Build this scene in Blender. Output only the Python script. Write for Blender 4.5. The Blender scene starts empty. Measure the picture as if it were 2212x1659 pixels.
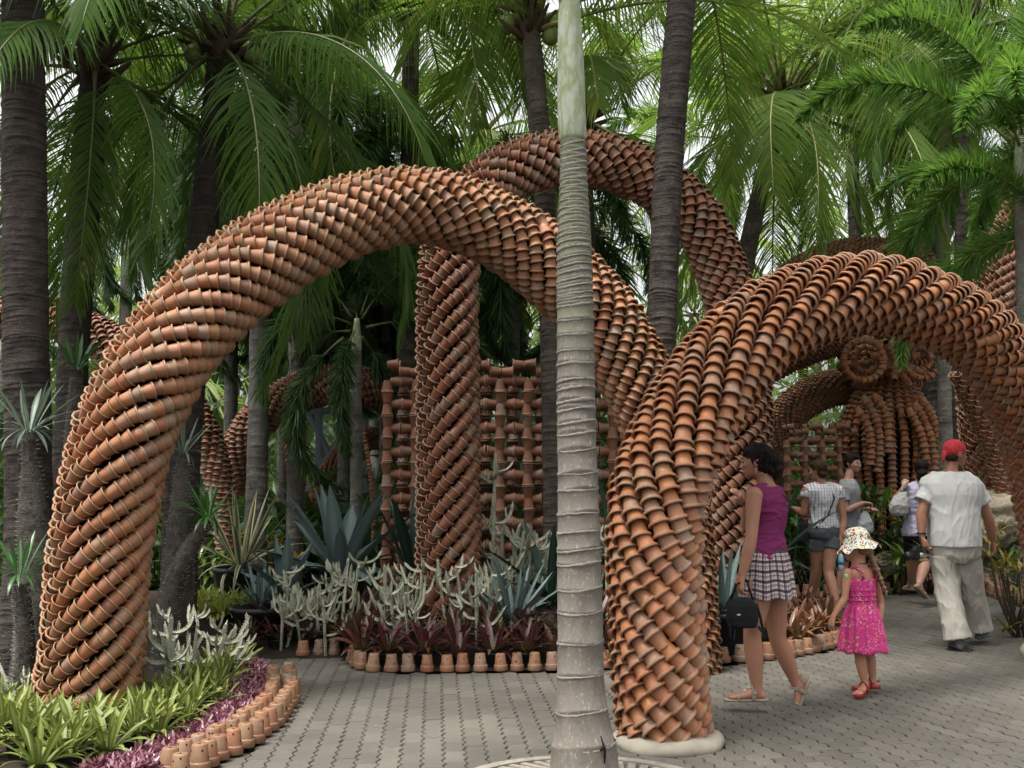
import bpy, bmesh, math, random
import numpy as np
from mathutils import Vector, Matrix, Euler, Quaternion, noise

SC = bpy.context.scene
COL = SC.collection
rnd = random.Random(7)
R = math.radians

# ---------------------------------------------------------------- camera
HC = 1.45
FPX = 2372.0
PITCH = math.atan((1040 - 829.5) / FPX)
cam_d = bpy.data.cameras.new('camera')
cam_d.sensor_width = 36
cam_d.lens = 36 * FPX / 2212
cam_d.clip_start = 0.05
cam_d.clip_end = 400
cam = bpy.data.objects.new('camera', cam_d)
cam.location = (0, 0, HC)
cam.rotation_euler = (math.pi / 2 + PITCH, 0, 0)
COL.objects.link(cam)
SC.camera = cam

# ---------------------------------------------------------------- sky, sun, exposure
SUN_EL, SUN_AZ = 70.0, -130.0          # azimuth: direction the light comes from, degrees from +Y towards +X
w = bpy.data.worlds.new('World')
SC.world = w
w.use_nodes = True
nt = w.node_tree
bg = nt.nodes['Background']
sky = nt.nodes.new('ShaderNodeTexSky')
sky.sky_type = 'NISHITA'
sky.sun_disc = False
sky.sun_elevation = R(SUN_EL)
sky.sun_rotation = R(SUN_AZ)
sky.air_density = 1.0
sky.dust_density = 6.0
sky.ozone_density = 1.0
hs = nt.nodes.new('ShaderNodeHueSaturation')
hs.inputs['Saturation'].default_value = 0.12
nt.links.new(sky.outputs[0], hs.inputs['Color'])
nt.links.new(hs.outputs[0], bg.inputs['Color'])
bg.inputs['Strength'].default_value = 0.12
sl = bpy.data.lights.new('sun', 'SUN')
sl.energy = 1.5
sl.angle = R(12)
sl.color = (1.0, 0.97, 0.92)
sun = bpy.data.objects.new('sun', sl)
sd = Vector((math.sin(R(SUN_AZ)) * math.cos(R(SUN_EL)), math.cos(R(SUN_AZ)) * math.cos(R(SUN_EL)), math.sin(R(SUN_EL))))
sun.rotation_euler = sd.to_track_quat('Z', 'Y').to_euler()
sun.location = (0, 0, 12)
COL.objects.link(sun)
SC.view_settings.view_transform = 'Standard'
SC.view_settings.look = 'None'
SC.view_settings.gamma = 1
SC.view_settings.use_curve_mapping = False
SC.view_settings.exposure = 1.7
SC.cycles.max_bounces = 8
SC.cycles.transparent_max_bounces = 6
SC.cycles.use_denoising = True

# ---------------------------------------------------------------- pixel helpers: layout points measured on the photograph (2212 wide)
FW = Vector((0, math.cos(PITCH), math.sin(PITCH)))
UP = Vector((0, -math.sin(PITCH), math.cos(PITCH)))
def ray(px, py): return FW * FPX + Vector((1, 0, 0)) * (px - 1106) + UP * (829.5 - py)
def at(px, py, Y):
    d = ray(px, py); k = Y / d.y
    return Vector((d.x * k, Y, HC + d.z * k))
def gp(px, py, z=0.0):
    d = ray(px, py); k = (z - HC) / d.z
    return Vector((d.x * k, d.y * k, z))
CAMP = np.array([0, 0, HC])
FWn, UPn = np.array(FW), np.array(UP)
def project(P):
    q = P - CAMP
    dz = q @ FWn
    dz = np.where(dz < 0.05, 0.05, dz)
    return 1106 + FPX * q[:, 0] / dz, 829.5 - FPX * (q @ UPn) / dz, dz

# ---------------------------------------------------------------- mesh helpers
def np_mesh(name, V, faces, mats=(), mi=None, smooth=True, uv=None):
    """faces: (M,4) or (M,3) array or list of such arrays"""
    me = bpy.data.meshes.new(name)
    if isinstance(faces, np.ndarray): faces = [faces]
    V = np.asarray(V, dtype=np.float32)
    me.vertices.add(len(V)); me.vertices.foreach_set('co', V.ravel())
    loops = np.concatenate([f.ravel() for f in faces]).astype(np.int32)
    tot = np.concatenate([np.full(len(f), f.shape[1], dtype=np.int32) for f in faces])
    st = np.concatenate([[0], np.cumsum(tot)[:-1]]).astype(np.int32)
    me.loops.add(len(loops)); me.loops.foreach_set('vertex_index', loops)
    me.polygons.add(len(tot)); me.polygons.foreach_set('loop_start', st); me.polygons.foreach_set('loop_total', tot)
    for m in mats: me.materials.append(m)
    if mi is not None: me.polygons.foreach_set('material_index', np.asarray(mi, dtype=np.int32))
    me.polygons.foreach_set('use_smooth', np.full(len(tot), smooth))
    if uv is not None:
        l = me.uv_layers.new(name='UVMap')
        l.data.foreach_set('uv', np.asarray(uv, dtype=np.float32)[loops].ravel())
    me.update(calc_edges=True)
    return me

def link(name, data, parent=None, loc=None, rot=None, scale=None, mw=None):
    o = bpy.data.objects.new(name, data)
    COL.objects.link(o)
    if parent is not None: o.parent = parent
    if loc is not None: o.location = loc
    if rot is not None: o.rotation_euler = rot
    if scale is not None: o.scale = (scale,) * 3 if isinstance(scale, (int, float)) else scale
    if mw is not None: o.matrix_basis = mw
    return o
def tag(o, label=None, cat=None, group=None, kind=None):
    if label: o['label'] = label
    if cat: o['category'] = cat
    if group: o['group'] = group
    if kind: o['kind'] = kind
    return o
def thing(name, label, cat, loc=(0, 0, 0), rz=0, group=None):
    return tag(link(name, None, loc=loc, rot=(0, 0, rz)), label, cat, group)

def grid_faces(nr, ns, closed=True, flip=False):
    """quads for nr rings of ns verts"""
    i = np.arange(nr - 1)[:, None]; j = np.arange(ns if closed else ns - 1)[None, :]
    j2 = (j + 1) % ns
    q = np.stack([i * ns + j, i * ns + j2, (i + 1) * ns + j2, (i + 1) * ns + j], -1).reshape(-1, 4)
    return q[:, ::-1] if flip else q

def frames(P):
    """parallel transported frames along points P (n,3)"""
    P = np.asarray(P, float)
    T = np.gradient(P, axis=0); T /= np.linalg.norm(T, axis=1)[:, None] + 1e-12
    a = np.array([0, -1.0, 0]) if abs(T[0][1]) < 0.9 else np.array([1.0, 0, 0])
    n = a - T[0] * (a @ T[0]); n /= np.linalg.norm(n)
    N = [n]
    for k in range(1, len(P)):
        n = N[-1] - T[k] * (N[-1] @ T[k]); n /= np.linalg.norm(n); N.append(n)
    N = np.array(N); B = np.cross(T, N)
    return T, N, B

def spline(pts, n):
    """Catmull-Rom through pts resampled to n equally spaced points (any dimension)"""
    P = np.array([list(p) for p in pts], float)
    P = np.vstack([2 * P[0] - P[1], P, 2 * P[-1] - P[-2]])
    out = []
    for k in range(1, len(P) - 2):
        p0, p1, p2, p3 = P[k - 1:k + 3]
        t = np.linspace(0, 1, 24, endpoint=False)[:, None]
        out.append(0.5 * (2 * p1 + (p2 - p0) * t + (2 * p0 - 5 * p1 + 4 * p2 - p3) * t ** 2 + (-p0 + 3 * p1 - 3 * p2 + p3) * t ** 3))
    out.append(P[-2][None]); Q = np.vstack(out)
    d = np.concatenate([[0], np.cumsum(np.linalg.norm(np.diff(Q[:, :3], axis=0), axis=1))])
    s = np.linspace(0, d[-1], n)
    return np.stack([np.interp(s, d, Q[:, c]) for c in range(Q.shape[1])], 1)

def tube_arrays(P, rad, ns=10, caps=True, wob=0.0, seed=0):
    P = np.asarray(P, float); T, N, B = frames(P)
    a = np.linspace(0, 2 * np.pi, ns, endpoint=False)
    rad = np.broadcast_to(np.asarray(rad, float), (len(P),))
    rr = rad[:, None] * np.ones(ns)[None]
    if wob:
        rr = rr * (1 + wob * np.random.RandomState(seed).randn(*rr.shape))
    V = P[:, None, :] + rr[..., None] * (np.cos(a)[None, :, None] * N[:, None, :] + np.sin(a)[None, :, None] * B[:, None, :])
    V = V.reshape(-1, 3)
    F = [grid_faces(len(P), ns, flip=False)]
    if caps:
        n = len(V); V = np.vstack([V, P[0], P[-1]])
        j = np.arange(ns); j2 = (j + 1) % ns
        F.append(np.stack([j2, j, np.full(ns, n)], 1))
        o = (len(P) - 1) * ns
        F.append(np.stack([o + j, o + j2, np.full(ns, n + 1)], 1))
    return V, F

class MB:
    """collects arrays and links them as ONE mesh"""
    def __init__(s): s.V = []; s.Q = []; s.T = []; s.mq = []; s.mt = []; s.n = 0; s.UV = []
    def add(s, V, F, m=0, uv=None):
        if isinstance(F, np.ndarray): F = [F]
        V = np.asarray(V, float)
        s.V.append(V); s.UV.append(np.zeros((len(V), 2)) if uv is None else uv)
        for f in F:
            mm = m if isinstance(m, np.ndarray) else np.full(len(f), m)
            if f.shape[1] == 4: s.Q.append(f + s.n); s.mq.append(mm)
            else: s.T.append(f + s.n); s.mt.append(mm)
        s.n += len(V)
        return s
    def tube(s, P, rad, ns=10, m=0, caps=True, wob=0, seed=0):
        V, F = tube_arrays(P, rad, ns, caps, wob, seed); return s.add(V, F, m)
    def box(s, c, size, rot=None, m=0):
        v = np.array([[x, y, z] for x in (-.5, .5) for y in (-.5, .5) for z in (-.5, .5)]) * np.array(size)
        if rot is not None: v = v @ np.array(rot.to_matrix() if hasattr(rot, 'to_matrix') else rot).T
        f = np.array([[0, 1, 3, 2], [4, 6, 7, 5], [0, 4, 5, 1], [2, 3, 7, 6], [0, 2, 6, 4], [1, 5, 7, 3]])
        return s.add(v + np.array(c), f, m)
    def beam(s, a, b, wd, th, m=0):
        a, b = Vector(a), Vector(b); d = b - a
        q = d.to_track_quat('Z', 'Y')
        return s.box((a + b) / 2, (wd, th, d.length), q, m)
    def ball(s, c, r, m=0, nu=10, nv=7, rot=None):
        r = np.broadcast_to(np.asarray(r, float), (3,))
        th = np.linspace(0, np.pi, nv + 2)[1:-1]; ph = np.linspace(0, 2 * np.pi, nu, endpoint=False)
        V = np.stack([np.sin(th)[:, None] * np.cos(ph), np.sin(th)[:, None] * np.sin(ph), np.cos(th)[:, None] * np.ones(nu)], -1).reshape(-1, 3)
        V = np.vstack([V, [0, 0, 1], [0, 0, -1]]) * r
        if rot is not None: V = V @ np.array(rot).T
        j = np.arange(nu); j2 = (j + 1) % nu; o = (nv - 1) * nu
        F = [grid_faces(nv, nu, flip=True), np.stack([j, j2, np.full(nu, nv * nu)], 1), np.stack([o + j2, o + j, np.full(nu, nv * nu + 1)], 1)]
        return s.add(V + np.array(c), F, m)
    def mesh(s, name, mats, smooth=True, uv=False):
        F = []; M = []
        if s.Q: F.append(np.vstack(s.Q)); M.append(np.concatenate(s.mq))
        if s.T: F.append(np.vstack(s.T)); M.append(np.concatenate(s.mt))
        return np_mesh(name, np.vstack(s.V), F, mats, np.concatenate(M), smooth, np.vstack(s.UV) if uv else None)
    def build(s, name, mats, parent=None, smooth=True, uv=False, **k):
        if not isinstance(mats, (list, tuple)): mats = [mats]
        return link(name, s.mesh(name, mats, smooth, uv), parent, **k)

# ---------------------------------------------------------------- materials
class NT:
    def __init__(s, name):
        s.m = bpy.data.materials.new(name); s.m.use_nodes = True
        s.t = s.m.node_tree; s.b = s.t.nodes['Principled BSDF']; s.out = s.t.nodes['Material Output']
    def n(s, typ, **k):
        nd = s.t.nodes.new(typ)
        for a, v in k.items(): setattr(nd, a, v)
        return nd
    def l(s, a, b): s.t.links.new(a, b)
    def math(s, op, a, b=0.0, clamp=False):
        nd = s.n('ShaderNodeMath', operation=op, use_clamp=clamp)
        for i, v in enumerate((a, b)):
            if isinstance(v, (int, float)): nd.inputs[i].default_value = v
            else: s.l(v, nd.inputs[i])
        return nd.outputs[0]
    def mix(s, fac, a, b, mode='MIX'):
        nd = s.n('ShaderNodeMix', data_type='RGBA', blend_type=mode)
        for i, v in ((0, fac), (6, a), (7, b)):
            if isinstance(v, (int, float)): nd.inputs[i].default_value = v
            elif isinstance(v, tuple): nd.inputs[i].default_value = (*v[:3], 1)
            else: s.l(v, nd.inputs[i])
        return nd.outputs[2]
    def ramp(s, fac, stops):
        nd = s.n('ShaderNodeValToRGB'); cr = nd.color_ramp
        while len(cr.elements) < len(stops): cr.elements.new(0.5)
        for e, (p, c) in zip(cr.elements, stops):
            e.position = p; e.color = (*c[:3], 1) if isinstance(c, tuple) else (c, c, c, 1)
        s.l(fac, nd.inputs[0]); return nd.outputs[0]
    def coord(s, kind='Object'): return s.n('ShaderNodeTexCoord').outputs[kind]
    def geo(s, o): return s.n('ShaderNodeNewGeometry').outputs[o]
    def noise(s, vec, scale, detail=4, rough=0.6, stretch=None):
        nd = s.n('ShaderNodeTexNoise'); nd.inputs['Scale'].default_value = scale
        nd.inputs['Detail'].default_value = detail; nd.inputs['Roughness'].default_value = rough
        if stretch:
            mp = s.n('ShaderNodeMapping'); mp.inputs['Scale'].default_value = stretch; s.l(vec, mp.inputs[0]); vec = mp.outputs[0]
        s.l(vec, nd.inputs['Vector']); return nd.outputs[0]
    def rand(s):
        """one number per piece: the object's own and the mesh island's"""
        a = s.n('ShaderNodeObjectInfo').outputs['Random']; b = s.geo('Random Per Island')
        return s.math('FRACT', s.math('ADD', a, s.math('MULTIPLY', b, 7.13)))
    def bump(s, h, strength=0.3, dist=0.01):
        nd = s.n('ShaderNodeBump'); nd.inputs['Strength'].default_value = strength; nd.inputs['Distance'].default_value = dist
        s.l(h, nd.inputs['Height']); s.l(nd.outputs[0], s.b.inputs['Normal'])
    def col(s, c, rough=0.7, spec=0.3):
        if isinstance(c, tuple): s.b.inputs['Base Color'].default_value = (*c[:3], 1)
        else: s.l(c, s.b.inputs['Base Color'])
        if isinstance(rough, (int, float)): s.b.inputs['Roughness'].default_value = rough
        else: s.l(rough, s.b.inputs['Roughness'])
        s.b.inputs['Specular IOR Level'].default_value = spec
        return s.m
    def translucent(s, c, fac=0.35):
        tr = s.n('ShaderNodeBsdfTranslucent'); mx = s.n('ShaderNodeMixShader'); mx.inputs[0].default_value = fac
        if isinstance(c, tuple): tr.inputs[0].default_value = (*c[:3], 1)
        else: s.l(c, tr.inputs[0])
        s.l(s.b.outputs[0], mx.inputs[1]); s.l(tr.outputs[0], mx.inputs[2]); s.l(mx.outputs[0], s.out.inputs[0])

def m_plain(name, c, rough=0.6, spec=0.3, nscale=30, amt=0.25, bump=0.1):
    t = NT(name); n = t.noise(t.coord(), nscale)
    c2 = t.mix(n, tuple(x * (1 - amt) for x in c), tuple(min(1, x * (1 + amt)) for x in c))
    if bump: t.bump(n, bump, 0.005)
    return t.col(c2, rough, spec)

def m_terracotta(name, cols, lichen=0.0, lich_col=(0.20, 0.20, 0.12)):
    t = NT(name); r = t.rand(); n = len(cols)
    base = t.ramp(r, [(i / (n - 1) if n > 1 else 0, c) for i, c in enumerate(cols)])
    wp = t.geo('Position')
    n1 = t.noise(wp, 38, 5, 0.65); n2 = t.noise(wp, 9, 3, 0.6); n3 = t.noise(wp, 160, 3, 0.7)
    c = t.mix(t.math('MULTIPLY', n1, 0.7), base, (0.17, 0.085, 0.055))
    c = t.mix(t.ramp(n3, [(0.55, 0.0), (0.85, 0.5)]), c, (0.36, 0.18, 0.085))
    bl = t.noise(wp, 21, 5, 0.75); c = t.mix(t.ramp(bl, [(0.60, 0.0), (0.74, 0.55)]), c, (0.40, 0.30, 0.22))
    mo = t.noise(wp, 5, 4, 0.7); c = t.mix(t.math('MULTIPLY', t.ramp(mo, [(0.56, 0.0), (0.70, 0.75)]), n1), c, (0.10, 0.095, 0.04))
    c = t.mix(t.ramp(t.noise(wp, 70, 3, 0.8), [(0.66, 0.0), (0.72, 0.7)]), c, (0.07, 0.04, 0.03))
    # grey weathering on some pots and in patches
    g = t.math('MULTIPLY', t.ramp(t.math('FRACT', t.math('MULTIPLY', r, 17.7)), [(0.70, 0.0), (1.0, 1.0)]), t.ramp(n1, [(0.32, 0.0), (0.62, 0.9)]))
    c = t.mix(g, c, (0.22, 0.18, 0.14))
    if lichen:
        up = t.n('ShaderNodeSeparateXYZ'); t.l(t.geo('Position'), up.inputs[0])
        c = t.mix(t.math('MULTIPLY', t.ramp(t.math('ADD', n2, t.math('MULTIPLY', n1, 0.5)), [(0.6, 0.0), (0.95, 1.0)]), lichen), c, lich_col)
    t.bump(t.noise(wp, 120, 3), 0.12, 0.004)
    t.col(c, t.ramp(n1, [(0.3, 0.42), (0.8, 0.75)]), 0.35)
    return t.m
TC = [(0.33, 0.105, 0.036), (0.25, 0.078, 0.036), (0.40, 0.145, 0.05), (0.17, 0.06, 0.038), (0.35, 0.115, 0.034), (0.27, 0.105, 0.055), (0.38, 0.14, 0.055), (0.29, 0.09, 0.04)]
M_POT = m_terracotta('terracotta', TC, 0.25)
M_RIM = m_terracotta('terracotta_rim', [(0.32, 0.125, 0.055), (0.27, 0.105, 0.05), (0.35, 0.15, 0.07)], 0.8, (0.20, 0.17, 0.085))
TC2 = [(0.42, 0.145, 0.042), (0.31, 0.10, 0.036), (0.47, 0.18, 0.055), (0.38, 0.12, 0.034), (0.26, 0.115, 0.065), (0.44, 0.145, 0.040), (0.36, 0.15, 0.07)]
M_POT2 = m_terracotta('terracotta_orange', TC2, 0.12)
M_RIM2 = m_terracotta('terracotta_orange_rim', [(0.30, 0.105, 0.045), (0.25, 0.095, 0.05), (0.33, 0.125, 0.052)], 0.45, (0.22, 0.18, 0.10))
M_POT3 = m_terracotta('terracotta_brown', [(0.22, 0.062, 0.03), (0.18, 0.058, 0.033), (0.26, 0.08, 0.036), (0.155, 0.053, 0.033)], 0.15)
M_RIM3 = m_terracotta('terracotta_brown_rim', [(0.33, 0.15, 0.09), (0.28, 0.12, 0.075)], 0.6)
M_EDGE = m_terracotta('terracotta_edging', [(0.24, 0.078, 0.032), (0.19, 0.06, 0.025), (0.27, 0.10, 0.042), (0.15, 0.058, 0.03), (0.21, 0.09, 0.038)], 0.3)
M_DARK = m_plain('hole_and_shade_black', (0.012, 0.01, 0.009), 0.9, 0.1)  # drain holes and bark crack, plus shade painted inside the pot sculptures

def m_trunk(name, c1, c2, speck=None, green=None, vscale=1.0, rough=0.85):
    t = NT(name); o = t.coord('Object')
    n1 = t.noise(o, 22 * vscale, 6, 0.7, (1, 1, 0.35)); n2 = t.noise(o, 6 * vscale, 4, 0.6); n3 = t.noise(o, 14 * vscale, 5, 0.7, (0.6, 0.6, 3.5))
    c = t.mix(t.math('ADD', t.math('MULTIPLY', n1, 0.5), t.math('MULTIPLY', n3, 0.5)), c1, c2)
    c = t.mix(t.ramp(n2, [(0.35, 0.6), (0.6, 0.0)]), c, tuple(x * 0.45 for x in c1))
    if speck: c = t.mix(t.ramp(t.noise(o, 60 * vscale, 4, 0.8, (1, 1, 0.3)), [(0.58, 0.0), (0.72, 0.85)]), c, speck)
    if green:
        c = t.mix(t.ramp(n2, [(0.48, 0.0), (0.62, 0.75)]), c, green)
    t.bump(t.math('ADD', n1, n3), 0.9, 0.02)
    return t.col(c, rough, 0.2)
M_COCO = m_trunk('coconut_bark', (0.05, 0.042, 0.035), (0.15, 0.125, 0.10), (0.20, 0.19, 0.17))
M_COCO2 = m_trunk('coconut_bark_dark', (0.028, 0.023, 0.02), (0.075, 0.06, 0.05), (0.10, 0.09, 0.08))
M_FOXT = m_trunk('grey_palm_bark', (0.13, 0.12, 0.10), (0.22, 0.21, 0.18), (0.28, 0.27, 0.24))
def m_front():
    t = NT('ringed_palm_bark'); o = t.coord('Object')
    z = t.n('ShaderNodeSeparateXYZ'); t.l(o, z.inputs[0]); z = z.outputs[2]
    n1 = t.noise(o, 30, 6, 0.75, (1, 1, 0.3)); n2 = t.noise(o, 7, 5, 0.6); n3 = t.noise(o, 75, 4, 0.75, (1, 1, 0.45))
    c = t.mix(n1, (0.085, 0.075, 0.062), (0.185, 0.165, 0.138))
    c = t.mix(t.ramp(n3, [(0.58, 0.0), (0.70, 0.8)]), c, (0.34, 0.32, 0.28))
    c = t.mix(t.ramp(t.noise(o, 16, 5, 0.7, (1, 1, 1.6)), [(0.60, 0.0), (0.70, 0.75)]), c, (0.10, 0.085, 0.07))
    hi = t.math('MULTIPLY', t.math('SUBTRACT', z, 1.9), 1.2, True)
    c = t.mix(t.math('MULTIPLY', hi, t.ramp(n2, [(0.36, 0.15), (0.62, 0.8)])), c, (0.135, 0.16, 0.085))
    t.bump(t.math('ADD', n1, n2), 0.5, 0.012)
    return t.col(c, 0.85, 0.2)
M_FRONT = m_front()
def m_scar():
    t = NT('leaf_scar_ring'); o = t.coord('Object'); n = t.noise(o, 50, 5, 0.8)
    return t.col(t.mix(t.ramp(n, [(0.30, 0.0), (0.70, 1.0)]), (0.12, 0.10, 0.085), (0.26, 0.24, 0.205)), 0.85, 0.2)
M_SCAR = m_scar()
def m_shaft():
    t = NT('crownshaft_green'); o = t.coord('Object'); n = t.noise(o, 3.5, 5, 0.6, (2, 2, 0.8)); n2 = t.noise(o, 40, 4, 0.7, (1, 1, 0.2))
    c = t.ramp(n, [(0.3, (0.30, 0.33, 0.24)), (0.42, (0.38, 0.41, 0.33)), (0.5, (0.21, 0.25, 0.11)), (0.58, (0.42, 0.44, 0.38)), (0.72, (0.24, 0.20, 0.13))])
    c = t.mix(t.math('MULTIPLY', n2, 0.4), c, (0.18, 0.19, 0.12))
    return t.col(c, 0.55, 0.35)
M_SHAFT = m_shaft()

def m_leaf(name, a, b, tr=0.35, rough=0.45, spec=0.22, yellow=None):
    t = NT(name); r = t.rand(); n = t.noise(t.geo('Position'), 1.7, 3)
    c = t.mix(t.math('ADD', t.math('MULTIPLY', r, 0.6), t.math('MULTIPLY', n, 0.5), True), a, b)
    if yellow: c = t.mix(t.ramp(t.math('FRACT', t.math('MULTIPLY', r, 31.7)), [(0.76, 0.0), (1.0, 0.85)]), c, yellow)
    t.col(c, rough, spec)
    t.translucent(t.mix(0.5, c, (0.16, 0.24, 0.03), 'ADD'), tr)
    return t.m
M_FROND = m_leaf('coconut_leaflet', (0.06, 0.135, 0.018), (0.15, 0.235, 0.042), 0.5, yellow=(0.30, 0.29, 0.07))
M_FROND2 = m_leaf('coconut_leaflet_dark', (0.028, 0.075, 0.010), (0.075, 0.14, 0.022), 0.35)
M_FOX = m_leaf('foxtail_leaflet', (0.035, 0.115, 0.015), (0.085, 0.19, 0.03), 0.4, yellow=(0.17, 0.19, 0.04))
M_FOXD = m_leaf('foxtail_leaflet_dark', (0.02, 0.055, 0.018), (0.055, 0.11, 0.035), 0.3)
M_DRY = m_leaf('dry_leaflet', (0.13, 0.085, 0.04), (0.22, 0.16, 0.08), 0.2)
M_RACHIS = m_plain('leaf_midrib', (0.22, 0.22, 0.07), 0.5, 0.4)
M_RACHISD = m_plain('leaf_midrib_dark', (0.10, 0.11, 0.04), 0.5, 0.4)
M_FIBRE = m_plain('palm_fibre', (0.07, 0.05, 0.035), 0.95, 0.1, 60, 0.5, 0.6)
M_COCONUT = m_plain('coconut_husk', (0.17, 0.22, 0.06), 0.45, 0.4, 12, 0.4)
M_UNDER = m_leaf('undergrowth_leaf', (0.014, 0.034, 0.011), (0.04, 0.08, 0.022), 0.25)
M_SOIL = m_plain('soil', (0.028, 0.021, 0.016), 0.95, 0.1, 14, 0.5, 0.5)
M_BLACK = m_plain('black_plastic', (0.012, 0.012, 0.013), 0.45, 0.4)
M_PLASTER = m_plain('white_plaster', (0.26, 0.235, 0.185), 0.9, 0.15, 7, 0.4, 0.8)
M_GRATE = m_plain('weathered_concrete', (0.21, 0.19, 0.155), 0.9, 0.15, 18, 0.5, 0.8)
M_STEEL = m_plain('grey_steel', (0.20, 0.23, 0.27), 0.5, 0.4)
def m_paver():
    t = NT('concrete_paver'); r = t.rand(); wp = t.geo('Position')
    n1 = t.noise(wp, 1.3, 5, 0.65); n2 = t.noise(wp, 90, 4, 0.7); n3 = t.noise(wp, 12, 4)
    c = t.mix(r, (0.075, 0.068, 0.057), (0.125, 0.114, 0.096))
    c = t.mix(t.ramp(n1, [(0.35, 0.0), (0.65, 0.75)]), c, (0.055, 0.052, 0.046)); c = t.mix(t.math('MULTIPLY', n3, 0.35), c, (0.16, 0.14, 0.105))
    c = t.mix(t.ramp(n2, [(0.45, 0.0), (0.75, 0.55)]), c, (0.055, 0.05, 0.045))
    t.bump(n2, 0.35, 0.004)
    return t.col(c, 0.85, 0.25)
M_PAVER = m_paver()
M_JOINT = m_plain('paver_joint', (0.026, 0.022, 0.017), 0.95, 0.1, 40, 0.4)
# ---------------------------------------------------------------- ground and paving
g = np_mesh('ground', [(-120, -60, -0.04), (120, -60, -0.04), (120, 160, -0.04), (-120, 160, -0.04)], np.array([[0, 1, 2, 3]]), [M_SOIL])
tag(link('ground', g), kind='structure')
JZ = -0.012
pv = np_mesh('pavement', [(-9, -6, JZ), (16, -6, JZ), (16, 30, JZ), (-9, 30, JZ)], np.array([[0, 1, 2, 3]]), [M_JOINT])
PAVE = tag(link('pavement', pv), kind='structure')

# edges of the beds, traced on the ground
def gpl(pts): return [gp(x, y) for x, y in pts]
BED_L = gpl([(300, 1720), (390, 1690), (455, 1660), (520, 1625), (575, 1590), (612, 1550), (630, 1512), (622, 1474), (596, 1450), (556, 1434), (500, 1424)])
BED_C = gpl([(500, 1424), (575, 1421), (640, 1420), (700, 1418), (750, 1419), (762, 1436), (790, 1452), (860, 1454), (960, 1454), (1060, 1453), (1150, 1452), (1215, 1451), (1290, 1447), (1340, 1443), (1400, 1441), (1480, 1437)])
BED_R = gpl([(1530, 1436), (1600, 1433), (1660, 1428), (1710, 1421), (1760, 1411), (1800, 1400), (1825, 1388), (1828, 1372), (1800, 1354), (1740, 1338), (1660, 1326), (1560, 1318)])
BED_B = gpl([(1640, 1290), (1720, 1292), (1800, 1289), (1900, 1284), (1990, 1279), (2050, 1276), (2090, 1268)])
BED_RR = gpl([(2130, 1262), (2136, 1284), (2180, 1300), (2260, 1316), (2340, 1330)])
def inside(poly, x, y):
    c = False; n = len(poly)
    for i in range(n):
        x1, y1 = poly[i][0], poly[i][1]; x2, y2 = poly[i - 1][0], poly[i - 1][1]
        if (y1 > y) != (y2 > y) and x < (x2 - x1) * (y - y1) / (y2 - y1) + x1: c = not c
    return c
POLY_LC = [(-9, 4.0), (-2.2, 4.7)] + [(p.x, p.y) for p in BED_L] + [(p.x, p.y) for p in BED_C] + [(1.62, 8.7), (1.2, 12), (-9, 12)]
POLY_R = [(p.x, p.y) for p in BED_R] + [(1.62, 11.0), (1.62, 8.7)]
POLY_B = [(p.x, p.y) for p in BED_B] + [(7.0, 30), (-9, 30), (-9, 11.8), (1.5, 11.8), (2.2, 13.2)]
POLY_RR = [(p.x, p.y) for p in BED_RR] + [(16, 11), (16, 30), (7, 30)]
BEDS = [POLY_LC, POLY_R, POLY_B, POLY_RR]
def bed_mesh(name, poly, z):
    bm = bmesh.new(); vs = [bm.verts.new((x, y, z)) for x, y in poly]
    e = [bm.edges.new((vs[i], vs[(i + 1) % len(vs)])) for i in range(len(vs))]
    bmesh.ops.triangle_fill(bm, use_beauty=True, use_dissolve=False, edges=e)
    bmesh.ops.recalc_face_normals(bm, faces=bm.faces)
    for f in bm.faces:
        if f.normal.z < 0: f.normal_flip()
    me = bpy.data.meshes.new(name); bm.to_mesh(me); bm.free(); me.materials.append(M_SOIL)
    tag(link(name, me), kind='structure')
for i, p in enumerate(BEDS): bed_mesh('bed_soil', p, 0.014 + 0.004 * i)

def paver_tmpl():
    L, W, A = 0.2195, 0.1055, 0.011
    n = 8; xs = np.linspace(-L / 2, L / 2, n + 1)
    zz = np.array([0, 1, 0, -1, 0, 1, 0, -1, 0]) * A
    top = [(x, W / 2 + z) for x, z in zip(xs, zz)]; bot = [(x, -W / 2 + z) for x, z in zip(xs, zz)]
    pts = np.array(bot + top[::-1])
    k = len(pts)
    Vt = np.column_stack([pts * np.array([0.965, 0.935]), np.zeros(k)]); Vm = np.column_stack([pts, np.full(k, -0.004)]); Vb = np.column_stack([pts, np.full(k, -0.03)])
    V = np.vstack([Vb, Vm, Vt])
    F = grid_faces(3, k)
    h = len(bot)
    quads = np.array([[2 * k + i, 2 * k + i + 1, 2 * k + (k - 2 - i), 2 * k + (k - 1 - i)] for i in range(h - 1)])
    return V, np.vstack([F, quads])
PVV, PVF = paver_tmpl()
me_pv = np_mesh('paver', PVV, PVF, [M_PAVER], smooth=False)
pr = np.random.RandomState(3)
pav = []
def lay(ang, keep, x0, x1, y0, y1):
    u = np.array([math.sin(ang), math.cos(ang)]); v = np.array([math.cos(ang), -math.sin(ang)])
    for c in range(int(-140), int(200)):
        off = (0.1125 if c % 2 else 0.0) 
        for k in range(-10, 160):
            p = v * (c * 0.1145) + u * (k * 0.2255 + off)
            x, y = p
            if not (x0 < x < x1 and y0 < y < y1) or not keep(x, y): continue
            if any(inside(b, x, y) for b in BEDS): continue
            pav.append((x, y, math.pi / 2 - ang))
split = lambda x, y: x > 0.78 + (y - 6.3) * 0.02
lay(R(-4.0), lambda x, y: not split(x, y) and (x + 0.0) ** 2 < 60, -2.9, 1.4, 4.2, 9.3)
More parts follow.
